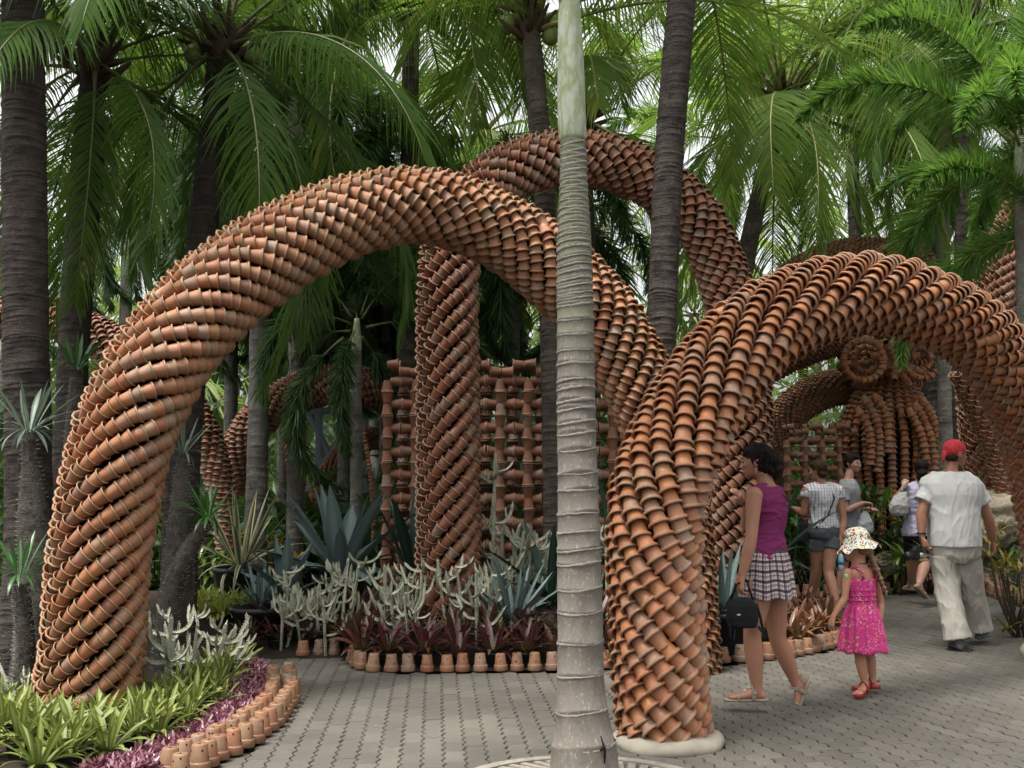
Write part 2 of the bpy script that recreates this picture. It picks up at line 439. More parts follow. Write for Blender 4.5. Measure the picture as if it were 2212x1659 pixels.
lay(R(-16.0), lambda x, y: split(x, y) and x < 0.62 * y + 0.8, 0.7, 9.5, 4.2, 15.5)
P = np.array([(x, y, 0) for x, y, _ in pav])
px, py, dz = project(P)
vis = (px > -20) & (px < 2232) & (py < 1680) & (dz > 1)
score = np.where(vis, dz, 1e9)
order = np.argsort(score)
mats = []
for i in range(len(pav)):
    x, y, a = pav[i]
    z = pr.uniform(-0.002, 0.002) + 0.003 + 0.004 * math.sin(x * 1.9) * math.sin(y * 1.3)
    e = Euler((pr.normal(0, 0.006), pr.normal(0, 0.006), a + pr.normal(0, 0.005)))
    mats.append(Matrix.Translation((x, y, z)) @ e.to_matrix().to_4x4())
for i in order[:300]: link('paver', me_pv, PAVE, mw=mats[i])
def stamp(V, F, MM):
    """copies of a template at 4x4 matrices"""
    MM = np.asarray(MM, float); n = len(V)
    VV = np.einsum('kij,nj->kni', MM[:, :3, :3], V) + MM[:, None, :3, 3]
    if isinstance(F, np.ndarray): F = [F]
    off = (np.arange(len(MM)) * n)[:, None, None]
    return VV.reshape(-1, 3), [(f[None] + off).reshape(-1, f.shape[1]) for f in F]
V, F = stamp(PVV, PVF, [np.array(mats[i]) for i in order[300:]])
tag(link('paver', np_mesh('paver_rest', V, F, [M_PAVER], smooth=False), PAVE), kind='stuff')

# ---------------------------------------------------------------- terracotta pots
def pot_tmpl(seg, prof, closed_bottom=True):
    a = np.linspace(0, 2 * np.pi, seg, endpoint=False)
    V = np.vstack([np.column_stack([r * np.cos(a), r * np.sin(a), np.full(seg, z)]) for r, z, m in prof])
    F = grid_faces(len(prof), seg); mi = np.repeat([m for r, z, m in prof[1:]], seg)
    return V, F, mi
# (radius, height, material of the band below) : nested pots, unit size for a 0.115 m rim
PROF_A = [(.035, 0, 0), (.047, .082, 0), (.0485, .0865, 0), (.0535, .0885, 1), (.0552, .0935, 1), (.0535, .098, 1), (.0500, .0975, 1), (.0455, .090, 1), (.040, .050, 0), (.035, .012, 0), (.004, .010, 0)]
PROF_B = [(.037, 0, 0), (.046, .074, 0), (.049, .079, 0), (.0575, .082, 1), (.0605, .088, 1), (.0600, .096, 1), (.0560, .099, 1), (.0485, .096, 1), (.041, .050, 0), (.034, .012, 0), (.004, .010, 0)]
PA = pot_tmpl(14, PROF_A); PB = pot_tmpl(14, PROF_B)
LOW = [(.034, 0, 0), (.047, .08, 0), (.058, .084, 1), (.058, .096, 1), (.046, .096, 1), (.038, .03, 0)]
PL = pot_tmpl(9, LOW)
def pot_mesh(t, mats): return np_mesh('clay_pot', t[0], t[1], mats, t[2])
MESH_A = pot_mesh(PA, [M_POT, M_RIM]); MESH_B = pot_mesh(PB, [M_POT2, M_RIM2]); MESH_C = pot_mesh(PA, [M_POT3, M_RIM3])
MESH_LO = pot_mesh(PL, [M_POT3, M_RIM3]); MESH_LO1 = pot_mesh(PL, [M_POT, M_RIM]); MESH_LO2 = pot_mesh(PL, [M_POT2, M_RIM2])

def basis(z, hint):
    z = z / (np.linalg.norm(z) + 1e-9)
    x = hint - z * (hint @ z); nx = np.linalg.norm(x)
    if nx < 1e-6: x = np.cross(z, [0.3, 0.5, 0.8]); nx = np.linalg.norm(x)
    x /= nx; y = np.cross(z, x)
    return np.column_stack([x, y, z])

def chain(curve, centre, spacing, size, mouth, rs, flare=0.14, jit=0.75, odd=0.012, skip=0.0015):
    """pots nested along a curve; returns list of (4x4, outward)"""
    curve = np.asarray(curve); d = np.concatenate([[0], np.cumsum(np.linalg.norm(np.diff(curve, axis=0), axis=1))])
    out = []; s = rs.uniform(0, spacing)
    while s < d[-1] - 0.01:
        kz = size(s / d[-1]) if callable(size) else size
        p = np.array([np.interp(s, d, curve[:, c]) for c in range(3)])
        q = np.array([np.interp(min(s + 0.02, d[-1]), d, curve[:, c]) for c in range(3)])
        p0 = np.array([np.interp(max(s - 0.02, 0), d, curve[:, c]) for c in range(3)])
        t = q - p0; t /= np.linalg.norm(t) + 1e-9
        c = np.array([np.interp(s, d, centre[:, c]) for c in range(3)]); o = p - c; o /= np.linalg.norm(o) + 1e-9
        z = t * mouth + o * flare + rs.normal(0, 0.045 * jit, 3)
        if rs.rand() < odd: z = -z
        sz = kz * rs.uniform(0.95, 1.05)
        if rs.rand() > skip:
            M = np.eye(4); M[:3, :3] = basis(z, rs.normal(size=3)) * sz
            zz = M[:3, 2]
            M[:3, 3] = p + rs.normal(0, 0.003 * jit, 3) + o * 0.004 - zz * 0.05
            out.append((M, o))
        s += (spacing * kz if callable(size) else spacing) * rs.uniform(0.86, 1.14)
    return out

def place_pots(root, pots, mesh, lowmesh_t, mats, occl=None, nmax=300):
    M = np.array([p[0] for p in pots]); O = np.array([p[1] for p in pots]); C = M[:, :3, 3]
    px, py, dz = project(C)
    tc = CAMP - C; tc /= np.linalg.norm(tc, axis=1)[:, None]
    face = (O * tc).sum(1)
    vis = (px > 0) & (px < 2212) & (py > 0) & (py < 1659) & (face > 0.12) & (C[:, 2] > 0.05)
    if occl is not None:
        for (x0, y0, x1, y1) in occl: vis &= ~((px > x0) & (px < x1) & (py > y0) & (py < y1))
    sc = np.where(vis, dz / (np.linalg.norm(M[:, :3, 2], axis=1)) - face * 0.6, 1e6 - face)
    order = np.argsort(sc); n = min(nmax, int(vis.sum()))
    inv = root.matrix_basis.inverted()
    for i in order[:n]:
        o = link('clay_pot', mesh, root); o.matrix_basis = inv @ Matrix(M[i].tolist())
    if n < len(pots):
        rest = M[order[n:]]
        V, F = stamp(lowmesh_t[0], lowmesh_t[1], rest); mi = np.tile(lowmesh_t[2], len(rest))
        o = link('clay_pot', np_mesh('clay_pot_rest', V, F, mats, mi), root); o['kind'] = 'stuff'
        o.matrix_basis = inv

def pot_arch(name, label, pts, N, twist, spacing, size, mouth, seed, mesh, low, mats, jit=1.0, occl=None, cat='sculpture', group=None, flare=0.14, nmax=300, odd=0.004):
    """pts: (point, radius); twist rad per metre, number or function of 0..1"""
    rs = np.random.RandomState(seed)
    arr = spline([(*p, r) for p, r in pts], 260)
    P, rad = arr[:, :3], arr[:, 3]
    root = thing(name, label, cat, (P[0][0], P[0][1], 0), group=group)
    bpy.context.view_layer.update
    T, Nn, B = frames(P)
    s = np.linspace(0, 1, len(P)); ds = np.linalg.norm(np.diff(P, axis=0), axis=1)
    tw = np.array([twist(x) if callable(twist) else twist for x in s])
    phi = np.concatenate([[0], -np.cumsum(ds * (tw[1:] + tw[:-1]) / 2)])
    s0 = size(.3) if callable(size) else size
    rc = rad - 0.048 * s0
    pots = []
    for k in range(N):
        a = phi + 2 * np.pi * k / N + rs.normal(0, 0.02)
        wob = 1 + 0.012 * np.sin(s * 40 + k * 2.1)
        cur = P + (rc * wob)[:, None] * (np.cos(a)[:, None] * Nn + np.sin(a)[:, None] * B)
        pots += chain(cur, P_on(P, cur), spacing, size, mouth, rs, flare, jit, odd)
    root.matrix_basis = Matrix.Translation((P[0][0], P[0][1], 0))
    place_pots(root, pots, mesh, low, mats, occl, nmax)
    V, F = tube_arrays(P, np.maximum(rad - 0.125 * s0, 0.03), 12)  # near-black tube added inside, puts shade into the gaps between pots
    c = link('dark_gap_core', np_mesh('dark_gap_core', V, F, [M_DARK]), root); c.matrix_basis = root.matrix_basis.inverted()
    return root
def P_on(P, cur): return P
# ---------------------------------------------------------------- the big arches
def A(px, py, Y): return tuple(at(px, py, Y))
g0 = lambda p, z=0.0: (p[0], p[1], z)
a1 = [((-2.64, 6.85, -0.05), .305), (A(200, 1400, 6.85), .305), (A(222, 1150, 6.9), .305), (A(283, 900, 7.0), .31), (A(405, 700, 7.25), .312), (A(560, 565, 7.6), .315), (A(740, 472, 7.95), .296), (A(900, 443, 8.2), .285), (A(1060, 487, 8.4), .288),
      (A(1200, 585, 8.55), .31), (A(1310, 700, 8.65), .30), (A(1395, 860, 8.7), .29), (A(1450, 1040, 8.7), .27), (A(1478, 1220, 8.65), .24), ((1.38, 8.6, -0.05), .235)]
pot_arch('pot_arch', 'largest arch of nested clay pots, rising from the yellow-green bromeliads at left', a1, 10, -4.2, 0.062, lambda s: .98 + .12 * math.sin(math.pi * min(1, s * 1.15)), 1, 11, MESH_A, PL, [M_POT, M_RIM], occl=[(1200, 0, 1310, 1659), (1395, 780, 1700, 1659)])
a2 = [((0.845, 6.25, 0.02), .25), (A(1424, 1450, 6.25), .255), (A(1417, 1300, 6.27), .255), (A(1413, 1150, 6.3), .262), (A(1438, 1020, 6.4), .28), (A(1492, 900, 6.55), .285), (A(1560, 795, 6.75), .285), (A(1660, 702, 7.0), .28), (A(1790, 645, 7.3), .275), (A(1930, 640, 7.6), .268),
      (A(2075, 700, 7.95), .268), (A(2160, 780, 8.2), .27), (A(2218, 888, 8.5), .27), (A(2255, 1010, 8.8), .27), (A(2278, 1150, 9.0), .26), (A(2290, 1300, 9.2), .25), ((4.62, 9.3, 0.02), .25)]
pot_arch('pot_arch', 'orange arch of clay pots standing on a white plaster foot beside the woman in purple', a2, 11, lambda s: 4.2 if s < .09 else (4.2 - (s - .09) * 25 if s < .2 else (1.4 if s < .36 else min(5.4, 1.4 + (s - .36) * 10))), 0.071, 1.08, -1, 12, MESH_B, PB, [M_POT2, M_RIM2], odd=0.006)
a3 = [((-0.56, 9.6, -0.05), .27), (A(968, 1250, 9.6), .27), (A(968, 1000, 9.6), .27), (A(967, 750, 9.65), .27), (A(968, 600, 9.7), .265), (A(990, 480, 9.8), .262), (A(1060, 395, 9.9), .26), (A(1160, 350, 10.0), .26), (A(1280, 342, 10.1), .258), (A(1395, 382, 10.2), .255),
      (A(1490, 455, 10.25), .25), (A(1550, 560, 10.3), .24), (A(1582, 680, 10.3), .25), (A(1600, 800, 10.3), .27), (A(1602, 950, 10.3), .275), (A(1588, 1120, 10.3), .25), (A(1572, 1280, 10.3), .23), ((2.0, 10.3, -0.05), .23)]
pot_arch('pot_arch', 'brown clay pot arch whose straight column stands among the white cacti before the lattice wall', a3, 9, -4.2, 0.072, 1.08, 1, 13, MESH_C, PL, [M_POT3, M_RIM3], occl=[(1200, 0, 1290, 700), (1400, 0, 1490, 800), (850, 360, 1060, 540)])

# plaster foot of the orange arch
def plaster(name, label, c, r, h, seed):
    rs = np.random.RandomState(seed); ns = 40
    prof = [(1.0, 0), (1.03, .25), (1.0, .6), (.93, .88), (.82, 1.0), (.6, 1.02), (.1, 1.0)]
    a = np.linspace(0, 2 * np.pi, ns, endpoint=False)
    lump = 1 + 0.03 * np.sin(3 * a + 1) + 0.02 * np.sin(7 * a)
    V = np.vstack([np.column_stack([r * k * lump * np.cos(a), r * k * lump * np.sin(a), np.full(ns, z * h) + 0.006 * np.sin(5 * a + k * 9)]) for k, z in prof])
    o = link(name, np_mesh(name, V, grid_faces(len(prof), ns), [M_PLASTER]), loc=c)
    return tag(o, label, 'plinth')
plaster('plaster_foot', 'rounded white plaster foot under the orange pot arch behind the ringed palm', (0.86, 6.23, 0.0), 0.305, 0.07, 1)
plaster('plaster_foot', 'white plaster foot at the right edge under the far leg of the orange arch', (4.60, 9.3, 0.0), 0.33, 0.10, 2)

# far arches
def far_arch(label, pts, N, tw, size, mouth, seed, sp=0.06, mesh=None, mats=None, nmax=300, occl=None, g='clay pot arches farther back'):
    m = mesh or MESH_LO; mt = mats or [M_POT3, M_RIM3]
    return pot_arch('pot_arch', label, pts, N, tw, sp * size, size, mouth, seed, m, PL, mt, nmax=nmax, occl=occl, group=g)
L1 = [M_POT, M_RIM]
far_arch('clay pot arch sloping down behind the dark coconut trunks at far left', [(A(-60, 700, 12), .22), (A(60, 680, 12), .22), (A(150, 700, 12), .22), (A(240, 745, 12), .22), (A(330, 810, 12), .21), (A(410, 890, 12), .2), (A(455, 980, 12), .17), (A(480, 1080, 12), .13), (A(490, 1180, 12), .11)], 10, -3.5, 1.0, 1, 21)
far_arch('dark clay pot arch behind the pale palm trunk, arching up to the lattice wall', [(A(505, 1060, 12.9), .12), (A(510, 990, 12.9), .19), (A(550, 915, 12.9), .22), (A(620, 860, 12.9), .23), (A(690, 835, 12.9), .23), (A(760, 830, 12.9), .23), (A(840, 860, 13.2), .22), (A(900, 930, 13.5), .21)], 12, 2.6, 1.0, -1, 22)
far_arch('slim upright clay pot column between the grey palm trunks', [(A(640, 1110, 15), .10), (A(640, 1040, 15), .115), (A(630, 960, 15), .11), (A(610, 890, 15), .10)], 7, 6.5, 0.9, -1, 23, mesh=MESH_LO1, mats=L1)
far_arch('small bright clay pot arch rising beside the grey steel frame', [(A(680, 1110, 15.6), .12), (A(700, 1040, 15.6), .145), (A(740, 985, 15.6), .16), (A(790, 950, 15.6), .16), (A(850, 950, 15.9), .15)], 11, 3.4, 0.68, -1, 24, mesh=MESH_LO1, mats=L1)
far_arch('clay pot arch showing only its crest above the orange arch', [(A(1640, 740, 14.5), .27), (A(1700, 625, 14.5), .28), (A(1770, 580, 14.5), .29), (A(1850, 562, 14.5), .3), (A(1940, 570, 14.5), .3), (A(2010, 605, 14.5), .29), (A(2080, 680, 14.5), .28)], 15, -3.5, 1.0, 1, 25, mesh=MESH_LO1, mats=L1)
far_arch('slender clay pot arch running up to the owl-like pot figure', [(A(1600, 850, 16), .15), (A(1660, 805, 16), .17), (A(1740, 765, 16), .18), (A(1820, 738, 16), .18), (A(1900, 728, 16), .17)], 10, 4.5, 0.9, 1, 26, mesh=MESH_LO1, mats=L1)
far_arch('stout clay pot arch left of the owl-like pot figure', [(A(1660, 1060, 16.5), .2), (A(1668, 980, 16.5), .24), (A(1700, 900, 16.5), .27), (A(1760, 852, 16.5), .28), (A(1830, 835, 16.5), .27), (A(1920, 850, 16.5), .26)], 17, 2.4, 0.85, -1, 27, mesh=MESH_LO1, mats=L1)
far_arch('tall reddish clay pot column leaning out of the frame at right', [(A(2150, 1110, 12), .22), (A(2122, 960, 12), .22), (A(2118, 800, 12), .24), (A(2150, 650, 12), .26), (A(2190, 520, 12), .26), (A(2250, 400, 12), .25)], 12, -4.2, 0.95, 1, 28, mesh=MESH_C)
far_arch('short reddish clay pot column beside the tall one at right', [(A(2180, 1080, 11.5), .12), (A(2160, 980, 11.5), .14), (A(2120, 880, 11.5), .16), (A(2085, 800, 11.5), .17)], 9, -4.2, 0.85, 1, 29, mesh=MESH_C)

# owl-like pot figure: ribs of pots over a bulging body, two arms, ring eyes and a spray of pots
def figure():
    c = at(1926, 1200, 16.0); c.z = 0
    root = thing('pot_figure', 'owl-like figure of clay pots with ringed eyes and hanging arms behind the tourists', 'sculpture', tuple(c))
    rs = np.random.RandomState(5); pots = []
    zt = at(0, 822, 16).z; prof = [(.60, 0), (.60, .5), (.58, 1.0), (.60, 1.4), (.67, 1.9), (.62, 2.3), (.48, 2.6), (.34, zt - 0.05), (.28, zt + .05)]
    pr_ = spline([(z, 0, 0, r) for r, z in prof], 60)
    for k in range(24):
        a = 2 * np.pi * k / 24
        cur = np.column_stack([c.x + pr_[:, 3] * np.cos(a), c.y + pr_[:, 3] * np.sin(a), pr_[:, 0]])
        cen = np.column_stack([np.full(60, c.x), np.full(60, c.y), pr_[:, 0]])
        pots += chain(cur, cen, 0.08, 1.25, -1, rs, 0.12, 0.7)
    for pts in ([(1865, 860), (1885, 890), (1898, 930), (1900, 975), (1895, 1020)], [(1885, 850), (1910, 885), (1918, 930), (1918, 985)], [(1975, 870), (1995, 905), (2012, 945), (2018, 985)], [(1960, 880), (1978, 910), (1993, 950), (2000, 990)], [(1990, 862), (2013, 900), (2025, 940), (2030, 975)],
                [(1850, 880), (1872, 915), (1882, 960), (1880, 1010)]):
        cur = spline([A(x, y, 15.2) for i, (x, y) in enumerate(pts)], 40)
        cen = cur + np.array([0, 0.3, 0])
        pots += chain(cur, cen, 0.08, 1.25, 1, rs, 0.1, 0.7)
    for (x, y, r, dz_) in ((1866, 778, 43, -.55), (1872, 776, 27, -.2), (1992, 778, 38, -.55), (1986, 776, 23, -.2)):
        a = np.linspace(0, 2 * np.pi, 50); cur = np.array([A(x + r * math.cos(t), y + r * 1.0 * math.sin(t), 15.4 + dz_) for t in a])
        cen = np.array([A(x, y, 15.8)] * 50)
        pots += chain(cur, cen, 0.08, 1.0, 1, rs, 0.0, 0.7)
    for q, (yy, r) in enumerate(((742, .50), (762, .62), (784, .64), (806, .56), (826, .44))):
        a = np.linspace(0, 2 * np.pi, 70); z = at(0, yy, 15.6).z; cur = np.column_stack([c.x + r * np.cos(a), c.y + r * .75 * np.sin(a), np.full(70, z)])
        pots += chain(cur, np.array([[c.x, c.y, z]] * 70), .085, 1.15, 1 if q % 2 else -1, rs, .05, .8)
    hub = np.array(A(1932, 780, 15.2))
    for k in range(9):
        a = 2 * np.pi * k / 9 + .2
        d = np.array([math.cos(a), -0.35 - 0.5 * (k % 3 == 0), math.sin(a)]); d /= np.linalg.norm(d)
        cur = hub + d * np.linspace(0.02, 0.38, 12)[:, None]
        pots += chain(cur, np.array([hub - [0, -1, 0]] * 12), 0.085, 1.2, -1, rs, 0, 1.2)
    for (x0, y0, x1, y1) in ((1850, 738, 1925, 752), (1860, 728, 1900, 745), (1935, 730, 1985, 745), (1890, 752, 1940, 762), (1900, 722, 1950, 730)):
        cur = np.linspace(A(x0, y0, 15.4), A(x1, y1, 15.4), 12); pots += chain(cur, cur + [0, .3, 0], 0.09, 1.1, 1, rs, 0, 1.5)
    root.matrix_basis = Matrix.Translation(c)
    place_pots(root, pots, MESH_LO2, PL, [M_POT2, M_RIM2])
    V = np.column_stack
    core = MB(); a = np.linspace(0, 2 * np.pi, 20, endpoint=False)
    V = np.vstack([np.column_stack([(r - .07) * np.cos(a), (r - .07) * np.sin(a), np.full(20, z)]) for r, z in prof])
    core.add(V, grid_faces(len(prof), 20)).build('dark_gap_core', M_DARK, root)  # near-black inner shell added so gaps between the ribs look shaded
figure()

# lattice wall: bows of two pots rim to rim, upright and lying
def lattice(name, label, x0, x1, ytop, Y, cell, cellx, size, rows, group=None, nmax=300, depth2=0.34):
    a, b = at(x0, ytop, Y), at(x1, ytop, Y); zt = a.z
    root = thing(name, label, 'wall', (a.x, a.y, 0)); root.matrix_basis = Matrix.Translation((a.x, a.y, 0))
    rs = np.random.RandomState(31); pots = []
    W = b.x - a.x; nc = int(W / cellx) + 1
    h = 0.098 * size
    def pot(p, z, out=(0, -1, 0)):
        M = np.eye(4); M[:3, :3] = basis(np.array(z, float) + rs.normal(0, .03, 3), rs.normal(size=3)) * size; M[:3, 3] = np.array(p) + rs.normal(0, .004, 3)
        pots.append((M, np.array(out, float)))
    for lay_, dy in enumerate((0, depth2)):
        oy = (0, -1, 0) if lay_ == 0 else (0, -0.3, 0)
        for i in range(nc):
            x = a.x + i * cellx + lay_ * cellx * .45
            for r in range(rows):
                zc = zt - 0.22 - r * cell
                pot((x, Y + dy, zc), (0, 0, 1), oy) if False else None
                pot((x, Y + dy, zc + h), (0, 0, -1), oy); pot((x, Y + dy, zc - h), (0, 0, 1), oy)      # rims meet in the middle
                if i < nc - 1:
                    xm = x + cellx / 2; zz = zc + cell / 2 - 0.01
                    pot((xm - h, Y + dy + .02, zz), (1, 0, 0), oy); pot((xm + h, Y + dy + .02, zz), (-1, 0, 0), oy)
        for i in range(int(W / (2 * h)) + 1):
            for k in range(2):
                x = a.x + i * 2 * h
                pot((x if (i + k) % 2 else x + 2 * h, Y + dy * .6, zt - .02 + k * .075), (1 if (i + k) % 2 else -1, 0, 0), oy)
    place_pots(root, pots, MESH_C, PL, [M_POT3, M_RIM3], nmax=nmax, occl=[(905, 0, 1035, 1659), (1200, 0, 1300, 1659)])
    return root
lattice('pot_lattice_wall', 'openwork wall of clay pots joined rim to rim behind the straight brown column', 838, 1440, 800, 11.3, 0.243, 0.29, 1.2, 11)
lattice('pot_lattice_wall', 'small clay pot lattice behind the woman in the striped blouse', 1700, 1835, 930, 15.2, 0.2, 0.24, 0.98, 6, depth2=0.5)
s_ = MB(); 
# hanging string of pots by the lattice wall
def string():
    cur = spline([A(770, 850, 12.6), A(778, 900, 12.6), A(790, 960, 12.6), A(800, 1020, 12.6), A(806, 1090, 12.6), A(808, 1180, 12.6)], 60)
    root = thing('pot_string', 'single slender string of small clay pots left of the lattice wall', 'sculpture', (cur[-1][0], cur[-1][1], 0))
    root.matrix_basis = Matrix.Translation((cur[-1][0], cur[-1][1], 0))
    place_pots(root, chain(cur, cur + [0, .3, 0], 0.045, 0.6, 1, np.random.RandomState(2), 0, .5), MESH_LO1, PL, L1)
string()

# ---------------------------------------------------------------- upturned edging pots
PE = pot_tmpl(18, [(.004, .138, 0), (.012, .139, 0), (.042, .139, 0), (.047, .134, 0), (.0575, .052, 0), (.0585, .048, 0), (.0655, .0465, 0), (.0675, .042, 0), (.0685, .004, 0), (.066, .0, 0)])
def edge_mesh(seed):
    rs = np.random.RandomState(seed); mb = MB(); mb.add(PE[0], PE[1][:, ::-1], 0)
    a = np.linspace(0, 2 * np.pi, 10, endpoint=False)
    for k in range(7):
        az = rs.uniform(0, 2 * np.pi); z = rs.choice([.075, .115]) + rs.uniform(-.01, .01); r = .047 + (.134 - z) / .082 * .0105 + .0012
        c = np.array([r * math.cos(az), r * math.sin(az), z]); u = np.array([-math.sin(az), math.cos(az), 0]); v = np.array([0, 0, 1.])
        V = np.vstack([c + .0062 * (np.cos(a)[:, None] * u + np.sin(a)[:, None] * v), c])
        j = np.arange(10); mb.add(V, [np.stack([j, (j + 1) % 10, np.full(10, 10)], 1)], 1)
    c = np.array([0, 0, .1402]); V = np.vstack([np.column_stack([.009 * np.cos(a), .009 * np.sin(a), np.full(10, .1402)]), c])
    j = np.arange(10); mb.add(V, [np.stack([j, (j + 1) % 10, np.full(10, 10)], 1)], 1)
    return mb.mesh('edging_pot', [M_EDGE, M_DARK])
EM = [edge_mesh(i) for i in range(6)]
er = np.random.RandomState(9)
def edging(poly, label, group, sp=0.128, inset=0.0, s0=0, rows=1, size=1.0):
    arr = spline([(p.x, p.y, 0) for p in poly], 300); d = np.concatenate([[0], np.cumsum(np.linalg.norm(np.diff(arr, axis=0), axis=1))])
    T, N, B = frames(arr)
    for r in range(rows):
        s = s0 + r * 0.07
        while s < d[-1]:
            i = int(np.searchsorted(d, s)); i = min(i, 299)
            nrm = np.array([-T[i][1], T[i][0]]); p = arr[i][:2] + nrm * (inset + 0.118 * r) + er.normal(0, .008, 2)
            if -0.3 < (project(np.array([[p[0], p[1], 0.07]]))[0][0]) / 2212 < 1.05:
                o = link('edging_pot', EM[er.randint(6)], loc=(p[0], p[1], 0.016 if r == 0 else 0.02), rot=(er.normal(0, .03), er.normal(0, .03), er.uniform(0, 6.28)), scale=tuple(size * er.uniform(.94, 1.06) * k for k in (.82, .82, .92)))
                tag(o, label, 'plant pot', group)
            s += sp * size * er.uniform(.97, 1.1)
edging(BED_L[1:8], 'upside-down terracotta pot with drain holes in the double row round the pink-leaved left bed', 'pots edging the left bed', rows=2)
edging(BED_C[2:5], 'upside-down terracotta pot in the short row set back left of the maroon bromeliads', 'pots edging the back of the left path', s0=.05)
edging(BED_C[5:], 'upside-down terracotta pot in the long row below the maroon bromeliads', 'pots edging the middle bed', sp=.134)
edging(BED_R[:9], 'upside-down terracotta pot in the curved row round the copper bromeliads behind the woman in purple', 'pots edging the copper bromeliad bed', sp=.13)
edging(BED_B, 'upside-down terracotta pot in the far row behind the feet of the tourists', 'pots edging the far bed', sp=.13, size=1.15)
edging(BED_RR, 'upside-down terracotta pot in the stacked rows at the right edge', 'pots edging the right bed', rows=2, size=1.1)

# concrete tree ring round the front palm
def tree_ring():
    c = gp(1262, 1722); root = thing('tree_grate', 'pale concrete tree ring with triangular openings around the ringed palm', 'tree surround', (c.x, c.y, 0))
    mb = MB(); a = np.linspace(0, 2 * np.pi, 64, endpoint=False)
    def ring(r0, r1, z0, z1):
        V = np.vstack([np.column_stack([r * np.cos(a), r * np.sin(a), np.full(64, z)]) for r, z in ((r0, z0), (r0, z1), (r1, z1), (r1, z0))])
        mb.add(V, grid_faces(4, 64, flip=True))
    ring(.60, .66, .0, .03); ring(.41, .45, .0, .026); ring(.20, .25, 0, .026)
    for r0, r1, n in ((.25, .41, 16), (.45, .60, 26)):
        for k in range(2 * n):
            t0 = 2 * np.pi * k / (2 * n); t1 = t0 + (np.pi / n) * (1 if k % 2 == 0 else -1) * 1.0
            if k % 2: t0, t1 = t0, 2 * np.pi * (k - 1) / (2 * n) + 2 * np.pi / n
            p = Vector((r0 * math.cos(t0), r0 * math.sin(t0), .012)); q = Vector((r1 * math.cos(t1), r1 * math.sin(t1), .012))
            mb.beam(p, q, .040, .022)
    mb.build('ring', M_GRATE, root, smooth=False)
tree_ring()
# ---------------------------------------------------------------- palms
def leaflet(base, d0, length, width, droop, nseg, side_hint, rs):
    """tapered strip that bends to gravity; returns (2*(nseg+1)) verts"""
    p = base.copy(); d = d0 / np.linalg.norm(d0); pts = []; ds = length / nseg
    wv = np.cross(d, side_hint); wv /= np.linalg.norm(wv) + 1e-9
    prof = [0.55, 1.0, 0.85, 0.5, 0.06] if nseg == 4 else np.interp(np.linspace(0, 1, nseg + 1), [0, .3, .7, 1], [.6, 1, .6, .08])
    for i in range(nseg + 1):
        ww = wv * width * prof[i] / 2
        pts += [p - ww, p + ww]
        d = d + np.array([0, 0, -droop / nseg]); d /= np.linalg.norm(d); p = p + d * ds
    return np.array(pts)

def frond_mesh(name, elev, L, n, ll, lw, droop_r, droop_l, seed, mats, style='coco', petiole=0.14, nseg=3):
    rs = np.random.RandomState(seed); K = 26
    s = np.linspace(0, 1, K); ang = R(elev) - R(droop_r) * s ** 1.35
    yaw = np.cumsum(rs.normal(0, .012, K))
    step = L / (K - 1)
    d = np.column_stack([np.cos(ang) * np.cos(yaw), np.cos(ang) * np.sin(yaw), np.sin(ang)])
    Pp = np.vstack([[0, 0, 0], np.cumsum(d[:-1] * step, axis=0)])
    mb = MB(); mb.tube(Pp, np.interp(s, [0, .1, .5, 1], [.03, .017, .011, .003]) * (L / 3), 5, m=1)
    tw = rs.normal(0, .25)
    VV = []; FF = []; off = 0
    tmpl = np.array([[2 * i, 2 * i + 1, 2 * i + 3, 2 * i + 2] for i in range(nseg)])
    for side in (-1, 1):
        for k in range(n):
            t = petiole + (1 - petiole) * (k + rs.uniform(-.25, .25)) / n
            t = min(max(t, 0), 1); p = np.array([np.interp(t, s, Pp[:, c]) for c in range(3)]); T = np.array([np.interp(t, s, d[:, c]) for c in range(3)]); T /= np.linalg.norm(T)
            S = np.cross(T, [0, 0, 1.0]); S /= np.linalg.norm(S) + 1e-9; U = np.cross(S, T)
            u = (t - petiole) / (1 - petiole)
            ln = ll * np.interp(u, [0, .12, .35, .7, 1], [.55, .85, 1, .75, .32]) * rs.uniform(.8, 1.12)
            if rs.rand() < .04: continue
            if style == 'coco':
                fw = .45 + .75 * u; v = .12 + rs.normal(0, .17)
                dd = S * side + T * fw + U * v; dr = droop_l * rs.uniform(.6, 1.5)
            else:
                a = rs.uniform(0, 2 * np.pi); dd = S * math.cos(a) + U * math.sin(a) + T * (.55 + .5 * u); dr = droop_l * rs.uniform(.6, 1.4)
            hint = T * .7 + U * (.7 if style == 'coco' else rs.normal())
            V = leaflet(p, dd, ln, lw * rs.uniform(.8, 1.2), dr, nseg, hint, rs)
            VV.append(V); FF.append(tmpl + off); off += len(V)
    mb.add(np.vstack(VV), np.vstack(FF), 0)
    return mb.mesh(name, mats)

